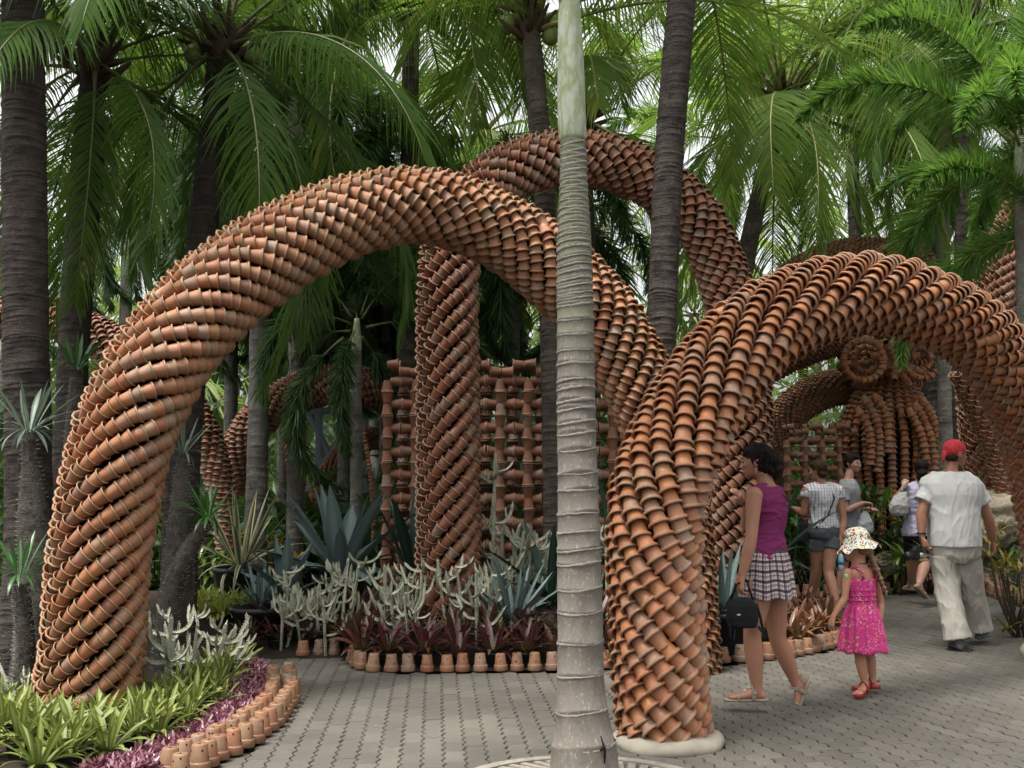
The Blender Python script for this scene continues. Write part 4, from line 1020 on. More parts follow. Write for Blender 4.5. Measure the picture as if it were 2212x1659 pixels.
# yellow-green bromeliads, front left
br = np.random.RandomState(3)
spots = [(55, 1640, 1.25), (205, 1645, 1.2), (330, 1625, 1.15), (255, 1600, 1.0), (130, 1610, 1.05), (20, 1600, 1.1), (395, 1590, 1.1), (455, 1560, 1.05), (400, 1555, 1.0), (500, 1530, 1.0), (520, 1505, 1.05), (455, 1520, .95), (545, 1480, 1.0), (500, 1475, .9), (340, 1580, .95), (-40, 1650, 1.2), (90, 1690, 1.2), (60, 1575, .9), (560, 1460, .8), (170, 1580, .95), (290, 1555, .85), (360, 1545, .9), (425, 1530, .9), (475, 1500, .9), (150, 1665, 1.15), (270, 1660, 1.1), (380, 1625, 1.0), (530, 1455, .85), (440, 1590, .85), (0, 1560, 1.0), (230, 1570, .85), (100, 1625, 1.1), (510, 1550, .8), (350, 1600, 1.0)]
for i, (x, y, s) in enumerate(spots):
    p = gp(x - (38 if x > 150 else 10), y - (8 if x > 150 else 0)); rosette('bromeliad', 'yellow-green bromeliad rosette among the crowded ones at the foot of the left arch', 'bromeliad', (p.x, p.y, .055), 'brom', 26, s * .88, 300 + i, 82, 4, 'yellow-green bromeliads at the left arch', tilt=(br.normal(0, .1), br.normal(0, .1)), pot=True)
for i in range(20):
    x, y = br.uniform(415, 570), br.uniform(1285, 1330); q = at(x, y, br.uniform(9.9, 10.2))
    rosette('bromeliad', 'small bright yellow-green bromeliad in the patch behind the white cacti at left', 'bromeliad', (q.x, q.y, mz(q.x, q.y)), 'brom2', 16, .9, 340 + i, 80, 5, 'small yellow-green bromeliads farther back')
# pink ground cover
def pink():
    rs = np.random.RandomState(4); T = []
    poly = [(p.x, p.y) for p in BED_L]
    arr = spline([(x, y, 0) for x, y in poly], 200); Tn, N, B = frames(arr)
    for i in range(2300):
        k = rs.randint(0, 185); w_ = rs.uniform(.13, .42 if k < 140 else .28); nrm = np.array([-Tn[k][1], Tn[k][0]])
        p = arr[k][:2] + nrm * w_
        T.append((p[0] + rs.normal(0, .01), p[1] + rs.normal(0, .01), rs.uniform(.02, .06)))
    V1 = np.array([[0, -.006, 0], [.05, -.012, .012], [.095, 0, .012], [.05, .012, .012], [0, .006, 0]]); MM = []
    Vs = []; Fs = []; Us = []; n = 0; F1 = np.array([[0, 1, 3, 4]]); F2 = np.array([[1, 2, 3]])
    mb = MB(); uv = np.array([[0, 0], [0, .5], [.5, 1], [1, .5], [1, 0.]])
    MM = []
    for (x, y, z) in T:
        for j in range(6):
            e = Euler((rs.normal(0, .3), -rs.uniform(-.1, .9), rs.uniform(0, 6.28))); s = rs.uniform(.4, .8)
            M = np.eye(4); M[:3, :3] = np.array(e.to_matrix()) * s; M[:3, 3] = (x, y, z + rs.uniform(0, .02)); MM.append(M)
    V, F = stamp(V1, [F1, F2], MM)
    me = np_mesh('ground_cover', V, F, [M_PINK], uv=np.tile(uv, (len(MM), 1)))
    tag(link('ground_cover', me), 'carpet of small pink star-shaped leaves inside the left pot edging', kind='stuff')
pink()
# maroon bromeliads along the middle bed
mr = np.random.RandomState(6); i = 0
for row, (dy, z0, sp) in enumerate(((.17, .13, .26), (.42, .18, .28), (.68, .23, .30))):
    arr = spline([(p.x, p.y, 0) for p in BED_C], 200); d = np.concatenate([[0], np.cumsum(np.linalg.norm(np.diff(arr, axis=0), axis=1))]); s = .08 + row * .1
    while s < d[-1] - .1:
        k = min(199, int(np.searchsorted(d, s))); x, y = arr[k][0], arr[k][1] + dy + mr.normal(0, .03)
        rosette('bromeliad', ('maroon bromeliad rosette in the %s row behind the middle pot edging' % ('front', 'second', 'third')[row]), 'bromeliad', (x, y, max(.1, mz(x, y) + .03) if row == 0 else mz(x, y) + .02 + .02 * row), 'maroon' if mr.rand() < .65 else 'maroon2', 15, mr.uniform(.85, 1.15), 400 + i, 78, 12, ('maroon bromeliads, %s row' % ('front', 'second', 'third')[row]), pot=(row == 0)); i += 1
        s += sp * mr.uniform(.9, 1.1)
# copper bromeliads behind the woman
for k in range(26):
    for _ in range(40):
        x, y = mr.uniform(1540, 1815), mr.uniform(1322, 1418); p = gp(x, y)
        if inside(POLY_R, p.x, p.y): break
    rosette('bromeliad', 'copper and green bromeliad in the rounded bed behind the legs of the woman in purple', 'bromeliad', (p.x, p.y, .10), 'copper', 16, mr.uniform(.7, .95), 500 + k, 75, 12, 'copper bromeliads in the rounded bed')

# agaves
def ag(name, label, x, y, Y, kind, n, size, seed, e0=84, e1=5, z=None, pot=None):
    q = at(x, y, Y); r = rosette(name, label, 'agave', (q.x, q.y, q.z if z is None else z), kind, n, size, seed, e0, e1, spread=.05)
    if pot:
        mb = MB(); ns = 24; aa = np.linspace(0, 2 * np.pi, ns, endpoint=False); h = max(.08, q.z - mz(q.x, q.y))
        V = np.vstack([np.column_stack([rr * np.cos(aa), rr * np.sin(aa), np.full(ns, zz)]) for rr, zz in ((.17, -h), (.24, -.05), (.26, -.04), (.26, 0), (.23, 0), (.2, -.04), (.01, -.04))])
        mb.add(V, grid_faces(7, ns)).build('plant_pot', M_BLACK, r)
    return r
ag('agave', 'large blue-grey agave with broad upright leaves between the left arch and the brown column', 735, 1245, 10.2, 'agave', 20, .92, 600, pot=True)
ag('agave', 'small blue-grey agave in a pot in front of the lattice wall', 1108, 1345, 9.4, 'agave_s', 34, .98, 601, e1=-5, pot=True)
ag('agave', 'cream-edged agave with striped leaves, some folded down, behind the left bed', 520, 1225, 10.4, 'var', 30, .88, 602, e1=-12, pot=True)
ag('agave', 'dark green agave just left of the brown column', 890, 1240, 10.5, 'agaved', 9, .9, 603, e1=45)
ag('agave', 'blue agave behind the foot of the orange arch', 1560, 1320, 9.4, 'agave_s', 26, 1.05, 604, e1=5, pot=True)
ag('agave', 'dark agave in the shade right of the front palm', 1330, 1200, 10.2, 'agaved', 10, .75, 605, e1=30)
ag('agave', 'dark green agave between the brown column and the front palm', 1190, 1300, 10.0, 'agaved', 10, .8, 606, e1=20)
ag('agave', 'dark spiky agave against the brown arch leg at right', 1650, 1230, 11.0, 'agaved', 12, .9, 607, e1=10)

ag('agave', 'medium blue-grey agave low between the striped agave and the big blue one', 615, 1290, 9.9, 'agave', 16, .55, 608, e1=-5, pot=True)
ag('agave', 'small blue agave low at the left edge of the white cacti', 560, 1310, 9.7, 'agave_s', 20, .7, 609, e1=5, pot=True)
# white candelabra cacti (toothed, three-winged branches)
def m_cact():
    t = NT('candelabra_cactus_skin'); n = t.noise(t.geo('Position'), 9, 4, .7); n2 = t.noise(t.geo('Position'), 60, 4, .75)
    c = t.ramp(n, [(.32, (.17, .20, .12)), (.48, (.33, .34, .25)), (.62, (.42, .42, .33)), (.75, (.36, .30, .16))]); c = t.mix(t.ramp(n2, [(.55, 0.0), (.7, .6)]), c, (.52, .50, .42))
    t.bump(n2, .6, .006); return t.col(c, .8, .15)
M_CACT = m_cact()
M_CACTE = m_plain('candelabra_cactus_edge', (.50, .50, .38), .7, .2, 30, .2)
def cact_branch(L, out, seed, r=.0145):
    rs = np.random.RandomState(seed); n = max(10, int(L / .010)); n -= n % 2
    t = np.linspace(0, 1, n); el = R(-4) + (R(rs.uniform(62, 84)) + R(4)) * np.clip(t / out, 0, 1) ** 1.1; el = el + rs.normal(0, .25) * (t - .3) * .6
    step = L / (n - 1); yaw = rs.normal(0, .35) * t
    d = np.column_stack([np.cos(el) * np.cos(yaw), np.cos(el) * np.sin(yaw), np.sin(el)]); P = np.vstack([[0, 0, 0], np.cumsum(d[:-1] * step, axis=0)])
    T, N, B = frames(P); V = []; ns = 6; mi = []
    for i in range(n):
        taper = np.interp(t[i], [0, .12, .9, 1], [.55, 1, .9, .25]); ring = []
        for j in range(ns):
            a = 2 * np.pi * j / ns + t[i] * .8
            rr = (r * 1.55 if (i // 1) % 2 else r * .85) if j % 2 == 0 else r * .36
            ring.append(P[i] + rr * taper * (math.cos(a) * N[i] + math.sin(a) * B[i]))
        V += ring
    F = grid_faces(n, ns); 
    V = np.array(V); e = np.vstack([V, P[-1] + d[-1] * r]); F2 = np.array([[(n - 1) * ns + j, (n - 1) * ns + (j + 1) % ns, len(V)] for j in range(ns)])
    me = np_mesh('branch', e, [F, F2], [M_CACT], smooth=False)
    return me, P
CB = [cact_branch(L, o, s) for s, (L, o) in enumerate([(.36, .75), (.30, .55), (.40, .6), (.22, .7), (.16, .5), (.26, .9)])]
def cactus(label, loc, h, n, size, seed, group=None, stems=1):
    rs = np.random.RandomState(seed); z1 = mz(loc[0], loc[1]); h = h + max(0, loc[2] - z1); t_lo = min(.5, max(.05, (loc[2] - z1) / h)); loc = (loc[0], loc[1], z1); root = thing('candelabra_cactus', label, 'cactus', tuple(loc), rs.uniform(-.5, .5), group)
    for st in range(stems):
        ox, oy = (rs.normal(0, .16), abs(rs.normal(0, .14))) if stems > 1 else (0, 0); hh = 1.15 * h * rs.uniform(.6, 1.1) if stems > 1 else h
        lx, ly = rs.normal(0, .06), rs.normal(0, .06); mb = MB()
        k = int(hh / .012); k -= k % 2; tt = np.linspace(0, 1, k); P = np.column_stack([ox + lx * tt, oy + ly * tt, hh * tt]); T, N, B = frames(P)
        V = np.vstack([[P[i] + ((.021 if i % 2 else .016) if j % 2 == 0 else .010) * size * (1 if i < k - 2 else .4) * (math.cos(math.pi * j / 3) * N[i] + math.sin(math.pi * j / 3) * B[i]) for j in range(6)] for i in range(k)])
        mb.add(V, grid_faces(k, 6)).build('stem', M_CACT, root, smooth=False)
        for b in range(max(3, int(n * .6))):
            t = rs.uniform(t_lo * .7, 1.0); p = P[int(t * (k - 1))]; az = b * 2.39996 + rs.normal(0, .3); me, BP = CB[rs.randint(0, 3) if t < .8 else rs.randint(3, 6)]; s = size * rs.uniform(.75, 1.15)
            o = link('branch', me, root, loc=tuple(p), rot=(rs.normal(0, .12), rs.normal(0, .15), az), scale=s)
            for c in range(rs.randint(0, 3)):
                q = BP[int(rs.uniform(.3, .8) * (len(BP) - 1))]; m3 = np.array(o.rotation_euler.to_matrix()) * s; q = m3 @ q + np.array(p)
                link('branch', CB[rs.randint(3, 6)][0], root, loc=tuple(q), rot=(rs.normal(0, .15), rs.normal(0, .15), az + rs.choice([-1, 1]) * rs.uniform(.7, 1.6)), scale=s * rs.uniform(.7, 1.0))
    return root
def cz(x, y, Y): q = at(x, y, Y); return (q.x, q.y, max(q.z, .0))
cactus('white candelabra cactus clump right of the left arch foot, behind the yellow-green bromeliads', cz(385, 1500, 7.6), .45, 9, .85, 700, stems=4)
cactus('white candelabra cactus leaning beside the left arch clump', cz(440, 1490, 7.9), .40, 8, .85, 701, stems=3)
cactus('low grey candelabra cactus tangle left of the big blue agave', cz(575, 1345, 9.5), .35, 9, .8, 702, stems=5)
cactus('pale candelabra cactus in front of the big blue agave', cz(690, 1345, 9.4), .42, 9, .85, 703, stems=4)
cactus('pale candelabra cactus with tall paired arms left of the brown column', cz(835, 1350, 9.2), .52, 9, .9, 704, stems=3)
cactus('pale candelabra cactus right before the brown column', cz(915, 1365, 9.1), .40, 9, .8, 705, stems=4)
cactus('white candelabra cactus with two long upswept arms before the brown column', cz(985, 1370, 9.05), .50, 7, .9, 706, stems=2)
cactus('pale candelabra cactus between the brown column and the small agave', cz(1045, 1340, 9.2), .42, 9, .85, 707, stems=4)
cactus('tallest candelabra cactus, rising against the lattice wall', cz(1060, 1300, 10.0), 1.35, 11, 1.0, 708, stems=1)
cactus('dense candelabra cactus thicket below the lattice wall', cz(1110, 1290, 10.2), .62, 13, 1.0, 709, stems=6)
cactus('candelabra cactus thicket behind the front palm', cz(1175, 1290, 10.3), .60, 12, 1.0, 710, stems=5)
cactus('candelabra cactus glimpsed right of the front palm', cz(1318, 1300, 10.0), .8, 10, .9, 711, stems=3)
cactus('low candelabra cactus cut by the left edge above the bromeliads', cz(-10, 1500, 7.0), .28, 5, .8, 712, stems=2)
cactus('small white candelabra cactus standing left of the left arch foot', cz(55, 1530, 6.8), .22, 3, .6, 713, stems=3)
cactus('low candelabra cactus clump between the maroon bromeliads and the cacti at left', cz(640, 1355, 9.3), .28, 8, .75, 714, stems=3)
cactus('small candelabra cactus between the two pale ones left of the brown column', cz(765, 1360, 9.1), .38, 8, .8, 715, stems=3)

# pachypodiums at left: spiny swollen trunks with leaf whorls
M_SPINY = m_trunk('spiny_grey_bark', (.045, .040, .032), (.12, .11, .09), (.24, .23, .20), vscale=2)
def pachy(label, pts, tops, seed, spine=True):
    rs = np.random.RandomState(seed); base = pts[0][0]; off = Vector((base[0], base[1], 0)); root = thing('pachypodium', label, 'succulent', tuple(off))
    arr = spline([(*(Vector(p) - off), r) for p, r in pts], 60); mb = MB(); mb.tube(arr[:, :3], arr[:, 3], 14, wob=.03, seed=seed)
    mb.build('trunk', M_SPINY, root)
    T, N, B = frames(arr[:, :3]); V = []; F = []; n = 0
    for k in range(520):
        i = rs.uniform(0, 59); j = int(i); a = k * 2.39996; o = math.cos(a) * N[j] + math.sin(a) * B[j]; p = arr[j, :3] + T[j] * 0 + o * arr[j, 3] * .97
        s = np.cross(o, T[j]); h = .022
        V += [p - s * .004, p + s * .004, p + T[j] * .006, p + o * h + T[j] * .01]; F += [[n, n + 1, n + 3], [n + 1, n + 2, n + 3], [n + 2, n, n + 3]]; n += 4
    link('spines', np_mesh('spines', V, np.array(F), [M_SCAR], smooth=False), root)['kind'] = 'stuff'
    for (x, y, Y, kind, nl, s, e1) in tops:
        q = at(x, y, Y) - off; rosette('', '', '', q, kind, nl, s, seed + int(x) % 97, 80, e1, parent=root, spread=.03)
    return root
pachy('spiny pachypodium with a pale narrow-leaved crown at the far left edge', [(Vector((at(75, 1040, 7.6).x, 7.6, -.03)), .13), (at(80, 1300, 7.6), .125), (at(72, 1120, 7.6), .105), (at(66, 1000, 7.6), .06), (at(62, 945, 7.6), .05)], [(62, 935, 7.6, 'pachyg', 30, 1.05, -25)], 800)
pachy('small spiny pachypodium with a dark green crown, lower left edge', [(Vector((at(60, 1040, 7.1).x, 7.1, -.03)), .07), (at(55, 1400, 7.1), .06), (at(45, 1260, 7.1), .05)], [(42, 1245, 7.1, 'pachy', 26, .95, -25)], 801)
pachy('spiny pachypodium with a grey crown behind the left arch leg', [(Vector((at(380, 1040, 8.8).x, 8.8, -.03)), .15), (at(385, 1250, 8.8), .13), (at(392, 1080, 8.8), .085), (at(396, 990, 8.8), .05)], [(396, 980, 8.8, 'pachyg', 26, .85, -20)], 802)
pachy('leaning spiny pachypodium branch with a bright green crown', [(Vector((at(360, 1040, 8.6).x, 8.6, -.03)), .09), (at(375, 1270, 8.6), .08), (at(410, 1190, 8.6), .065), (at(445, 1130, 8.6), .05)], [(450, 1120, 8.6, 'pachy', 30, .98, -30)], 803)
pachy('pachypodium with a green crown between the dark trunks at left', [(Vector((at(150, 1040, 8.6).x, 8.6, -.03)), .09), (at(155, 1000, 8.6), .07), (at(165, 815, 8.6), .05)], [(165, 800, 8.6, 'pachy', 22, 1.0, 0)], 804)

# leafy shrubs behind the tourists
def shrub(label, x, y, Y, kind, whorls, size, seed, h=.6, w=.4, cat='shrub', group=None):
    rs = np.random.RandomState(seed); p = at(x, 1040, Y); root = thing('leafy_shrub', label, cat, (p.x, p.y, 0), group=group); mb = MB(); top = at(x, y, Y).z
    for k in range(whorls):
        q = Vector((rs.normal(0, w * .5), rs.normal(0, w * .35), max(.08, top - abs(rs.normal(0, h * .45)))))
        mb.tube([Vector((q.x * .3, q.y * .3, 0)), Vector((q.x * .8, q.y * .8, q.z * .5)), q], [.012, .01, .006], 5)
        rosette('', '', '', q, kind, rs.randint(7, 11), size * rs.uniform(.8, 1.15), seed * 31 + k, 70, -15, parent=root, spread=.015)
    mb.build('stems', M_FIBRE, root); return root
shrub('leafy green shrub right behind the woman in purple', 1700, 1085, 14.4, 'broad', 12, .72, 900, h=.9)
shrub('leafy green shrub left of the striped blouse woman', 1752, 1150, 14.5, 'broad', 12, .70, 901, h=.9)
shrub('low shrub with striped leaves by the knees of the striped blouse woman', 1740, 1225, 14.3, 'broad', 9, .55, 902, h=.4)
shrub('leafy shrub behind the young man in grey', 1850, 1075, 14.8, 'broad', 12, .85, 903, h=.9)
shrub('yellow-green broad-leaved plant between the young man and the woman with the bag', 1925, 1100, 14.6, 'bright', 7, .75, 904, h=.4)
shrub('bright ribbed broad-leaved plant at the knees of the woman with the bag', 1935, 1200, 14.25, 'bright', 7, .72, 905, h=.3)
shrub('dark leafy shrub in the shade under the pot figure', 1890, 1150, 14.9, 'broad', 12, .75, 906, h=1.0, w=.6)
shrub('green shrub at the legs of the man in white', 2010, 1180, 14.4, 'broad', 12, .75, 907, h=.5)
shrub('dark green tufted plant behind the hand of the man in white', 2160, 1190, 10.9, 'broad', 14, .6, 908, h=.9, w=.5)
shrub('yellow croton at the right edge', 2200, 1150, 10.4, 'croton', 13, .6, 909, h=.9, w=.4)
shrub('green shrub with large leaves by the dark agave behind the woman in purple', 1668, 1150, 14.4, 'broad', 9, .8, 910, h=.7)
shrub('bright green leafy plant far behind the striped agave', 470, 1200, 12.6, 'bright', 8, .6, 911, h=.6)
shrub('orange-leaved croton behind the striped agave', 585, 1160, 12.2, 'croton', 5, .45, 912, h=.3)
shrub('dark leafy shrub below the grey trunks', 640, 1120, 14, 'broad', 12, .7, 913, h=.8, w=.8)

# dry leaf litter blown over the paving
def litter():
    rs = np.random.RandomState(12); B_ = np.array([[0, 0, 0], [.5, -.11, .05], [1, 0, .02], [.5, .11, .07]]); MM = []
    for i in range(150):
        p = gp(rs.uniform(300, 2200), 1060 + rs.uniform(260, 600)); 
        if any(inside(b, p.x, p.y) for b in BEDS): continue
        e = Euler((rs.normal(0, .15), rs.normal(0, .1), rs.uniform(0, 6.28))); M = np.eye(4); M[:3, :3] = np.array(e.to_matrix()) * rs.uniform(.015, .05); M[:3, 3] = (p.x, p.y, .008); MM.append(M)
    V, F = stamp(B_, [np.array([[0, 1, 2], [0, 2, 3]])], MM); tag(link('leaf_litter', np_mesh('leaf_litter', V, F, [M_DRY], smooth=False)), 'scattered scraps of dry leaf on the grey paving', kind='stuff')
litter()
# rocks at right
def rock(label, x, y, Y, r, seed):
    rs = np.random.RandomState(seed); q = at(x, y, Y); bm = bmesh.new(); bmesh.ops.create_icosphere(bm, subdivisions=5, radius=1)
    for v in bm.verts:
        n = noise.fractal(v.co * 1.1 + Vector((seed, 0, 0)), .8, 2.1, 5); v.co = Vector((v.co.x * r[0], v.co.y * r[1], v.co.z * r[2])) * (1 + .42 * n)
    me = bpy.data.meshes.new('rock'); bm.to_mesh(me); bm.free(); me.materials.append(M_ROCK); me.polygons.foreach_set('use_smooth', [True] * len(me.polygons))
    tag(link('rock', me, loc=(q.x, q.y, q.z)), label, 'rock')
def m_rock():
    t = NT('cream_rock'); n = t.noise(t.geo('Position'), 4, 6, .7); n2 = t.noise(t.geo('Position'), 30, 5, .7)
    c = t.ramp(n, [(.35, (.12, .10, .07)), (.5, (.34, .29, .20)), (.65, (.44, .39, .29))]); t.bump(t.math('ADD', n, n2), .9, .05)
    return t.col(t.mix(t.math('MULTIPLY', n2, .4), c, (.16, .13, .09)), .9, .2)
M_ROCK = m_rock()
rock('large cream weathered rock right of the man in white', 2165, 1130, 11.3, (.46, .32, .28), 3)
rock('flat-topped cream rock behind the weathered one', 2150, 1088, 11.7, (.5, .3, .15), 5)
rock('rounded stone at the knees of the woman with the shoulder bag', 1915, 1215, 14.4, (.18, .14, .11), 8)

# grey steel frame in the distance
def steel():
    c = at(720, 1040, 16.5); root = thing('steel_frame', 'grey steel frame with crossed diagonal braces behind the left arches', 'structure', (c.x, c.y, 0)); off = Vector((c.x, c.y, 0))
    B = lambda x, y: at(x, y, 16.5) - off
    def beam(n, a, b, w_): mb = MB(); p, q = B(*a), B(*b); w_ *= .7; mb.beam(p, q, w_, .10); d = (q - p).normalized(); mb.beam(p + Vector((0, -.065, 0)), q + Vector((0, -.065, 0)), w_ * .22, .05); mb.build(n, M_STEEL, root, smooth=False)
    beam('brace', (665, 885), (738, 1035), .17); beam('brace', (775, 890), (735, 1000), .17); beam('brace', (735, 1000), (755, 945), .1)
    beam('post', (690, 870), (690, 1180), .22); beam('post', (740, 950), (740, 1180), .2); beam('rail', (655, 1010), (780, 1010), .2); beam('rail', (640, 888), (800, 888), .2); beam('rail', (655, 1056), (790, 1056), .1)
    beam('post', (790, 860), (790, 1180), .2); beam('brace', (690, 1010), (740, 940), .1)
steel()
# ---------------------------------------------------------------- people
def m_skin(name, c):
    t = NT(name); n = t.noise(t.geo('Position'), 14, 4); n2 = t.noise(t.geo('Position'), 160, 2)
    t.col(t.mix(n, tuple(x * .82 for x in c), tuple(min(1, x * 1.12) for x in (c[0] * 1.05, c[1] * .97, c[2] * .95))), .5, .35); t.bump(n2, .06, .002)
    t.b.inputs['Subsurface Weight'].default_value = .08; t.b.inputs['Subsurface Radius'].default_value = (.02, .008, .004)
    return t.m
def m_cloth(name, c, fold=.12, scale=260):
    t = NT(name); n = t.noise(t.geo('Position'), scale, 2); n2 = t.noise(t.geo('Position'), 8, 3)
    t.bump(n, fold, .002); return t.col(t.mix(n2, tuple(x * .88 for x in c), c), .85, .15)
SK_TAN = m_skin('skin_tanned', (.31, .155, .098)); SK_FAIR = m_skin('skin_fair', (.37, .205, .145)); SK_GIRL = m_skin('skin_child', (.35, .175, .108))
M_HAIR = m_plain('hair_black', (.010, .006, .005), .6, .12, 90, .5, .5); M_HAIRB = m_plain('hair_brown', (.035, .018, .010), .6, .12, 90, .5, .5); M_HAIRL = m_plain('hair_light_brown', (.17, .10, .05), .5, .4, 90, .4, .5)
M_EYE = m_plain('eye_dark', (.015, .01, .01), .2, .5, bump=0); M_LIP = m_plain('lips', (.30, .09, .07), .45, .4, bump=0)
C_PURPLE = m_cloth('purple_jersey', (.155, .022, .085)); C_WHITE = m_cloth('white_tshirt', (.56, .56, .54)); C_BEIGE = m_cloth('beige_trousers', (.36, .34, .29)); C_GREY = m_cloth('grey_shorts_cloth', (.085, .092, .10))
C_LAV = m_cloth('lavender_top', (.42, .39, .50)); C_BLACK = m_cloth('black_cloth', (.013, .013, .016)); C_TEE = m_cloth('grey_tee', (.25, .26, .27)); C_BLUE = m_cloth('dark_blue_shorts', (.05, .06, .085)); C_BAG = m_cloth('grey_white_bag', (.38, .38, .36)); C_RED = m_cloth('red_sandals', (.26, .015, .03)); C_SAND = m_cloth('taupe_sandals', (.27, .22, .17)); C_SHOE = m_cloth('grey_shoes', (.12, .12, .13)); C_STRAP = m_cloth('dark_cord', (.02, .02, .05))
def m_plaid():
    t = NT('plaid_cloth'); uv = t.n('ShaderNodeUVMap'); sp = t.n('ShaderNodeSeparateXYZ'); t.l(uv.outputs[0], sp.inputs[0])
    def stripes(v, freq, off, wd):
        f = t.math('FRACT', t.math('ADD', t.math('MULTIPLY', v, freq), off)); return t.math('LESS_THAN', f, wd)
    u, v = sp.outputs[0], sp.outputs[1]; c = (.46, .43, .42)
    c = t.mix(t.math('MULTIPLY', stripes(v, 5, 0, .28), .92), c, (.02, .018, .022)); c = t.mix(t.math('MULTIPLY', stripes(v, 5, .42, .10), .9), c, (.20, .025, .06)); c = t.mix(t.math('MULTIPLY', stripes(v, 20, 0, .25), .55), c, (.04, .035, .04))
    c = t.mix(t.math('MULTIPLY', stripes(u, 22, 0, .30), .75), c, (.02, .018, .022)); c = t.mix(t.math('MULTIPLY', stripes(u, 22, .5, .10), .8), c, (.20, .025, .06)); c = t.mix(t.math('MULTIPLY', stripes(u, 88, 0, .3), .35), c, (.05, .045, .05))
    return t.col(c, .85, .15)
def m_striped():
    t = NT('striped_blouse_cloth'); uv = t.coord('Object'); sp = t.n('ShaderNodeSeparateXYZ'); t.l(uv, sp.inputs[0])
    n = t.noise(uv, 5, 2); xx = t.math('ADD', sp.outputs[0], t.math('MULTIPLY', n, .03)); f = t.math('FRACT', t.math('MULTIPLY', xx, 30)); c = t.mix(t.math('MULTIPLY', t.math('LESS_THAN', f, .17), .8), (.50, .50, .52), (.06, .06, .08))
    f2 = t.math('FRACT', t.math('MULTIPLY', sp.outputs[2], 30)); c = t.mix(t.math('MULTIPLY', t.math('LESS_THAN', f2, .25), .28), c, (.16, .16, .18)); return t.col(c, .85, .15)
def m_floral(name, base, cols, scale, amt=.5):
    t = NT(name); o = t.coord('Object'); c = t.mix(t.noise(o, 9, 4, .7), base, tuple(min(1, x * 1.5 + .03) for x in base))
    for i, cc in enumerate(cols):
        mp = t.n('ShaderNodeMapping'); mp.inputs['Location'].default_value = (i * 3.7, i * 1.3, i * 2.1); t.l(o, mp.inputs[0])
        v = t.n('ShaderNodeTexVoronoi'); v.inputs['Scale'].default_value = scale * (1 + .25 * i); t.l(mp.outputs[0], v.inputs['Vector'])
        n = t.noise(mp.outputs[0], scale * 2.3, 2); d = t.math('ADD', v.outputs['Distance'], t.math('MULTIPLY', t.math('SUBTRACT', n, .5), .55))
        pick = t.math('GREATER_THAN', t.noise(mp.outputs[0], scale * .45, 1), .5); c = t.mix(t.math('MULTIPLY', t.math('LESS_THAN', d, amt), pick), c, cc)
    return t.col(c, .8, .2)
C_PLAID = m_plaid(); C_STRIPE = m_striped()
C_PINK = m_floral('pink_floral_cloth', (.36, .018, .12), [(.46, .12, .28), (.45, .30, .07), (.50, .36, .40), (.20, .012, .09)], 40, .28)
C_HAT = m_floral('flowered_hat_cloth', (.62, .60, .50), [(.50, .03, .03), (.40, .42, .04), (.06, .16, .32), (.55, .25, .03), (.10, .04, .04)], 34, .33)
C_BAND = m_floral('red_bandana_cloth', (.36, .02, .025), [(.05, .008, .012), (.26, .015, .02)], 55, .30)

PENDING = []
def remeshed(mb, name, mats, parent, voxel=.006, smooth=4, disp=0, dscale=.12, folds=None):
    o = mb.build(name, mats, parent)
    m = o.modifiers.new('r', 'REMESH'); m.mode = 'VOXEL'; m.voxel_size = voxel; m.use_smooth_shade = True
    if smooth: m = o.modifiers.new('s', 'SMOOTH'); m.iterations = smooth; m.factor = .5
    if disp:
        tx = bpy.data.textures.new('folds', 'CLOUDS'); tx.noise_scale = dscale; tx.noise_depth = 2
        m = o.modifiers.new('d', 'DISPLACE'); m.texture = tx; m.strength = disp; m.mid_level = .5; m.texture_coords = 'LOCAL'
    PENDING.append(o)
    if folds: FOLDS[o.name] = folds
    return o
FOLDS = {}
def V3(p): return np.array(p, float)
def unit(v): v = V3(v); return v / (np.linalg.norm(v) + 1e-9)
def ringloft(mb, rings, n=22, m=0, pw=2.0):
    """rings: (centre, axis_a, axis_b, ra, rb)"""
    t = np.linspace(0, 2 * np.pi, n, endpoint=False); ct, st = np.cos(t), np.sin(t)
    ca = np.sign(ct) * np.abs(ct) ** (2 / pw); sb = np.sign(st) * np.abs(st) ** (2 / pw); V = []
    for c, a, b, ra, rb in rings: V.append(V3(c) + np.outer(ca * ra, a) + np.outer(sb * rb, b))
    k = len(rings); VV = np.vstack(V + [V3(rings[0][0])[None], V3(rings[-1][0])[None]]); j = np.arange(n); j2 = (j + 1) % n; o = (k - 1) * n
    F = [grid_faces(k, n), np.stack([j2, j, np.full(n, k * n)], 1), np.stack([o + j, o + j2, np.full(n, k * n + 1)], 1)]
    # keep normals outward
    if np.dot(np.cross(rings[0][1], rings[0][2]), V3(rings[-1][0]) - V3(rings[0][0])) < 0: F = [f[:, ::-1] for f in F]
    return mb.add(VV, F, m)
def limb(mb, pts, rad, m=0, n=14):
    arr = spline([(*p, r) for p, r in zip(pts, rad)], max(8, len(pts) * 6)); return mb.tube(arr[:, :3], arr[:, 3], n, m)

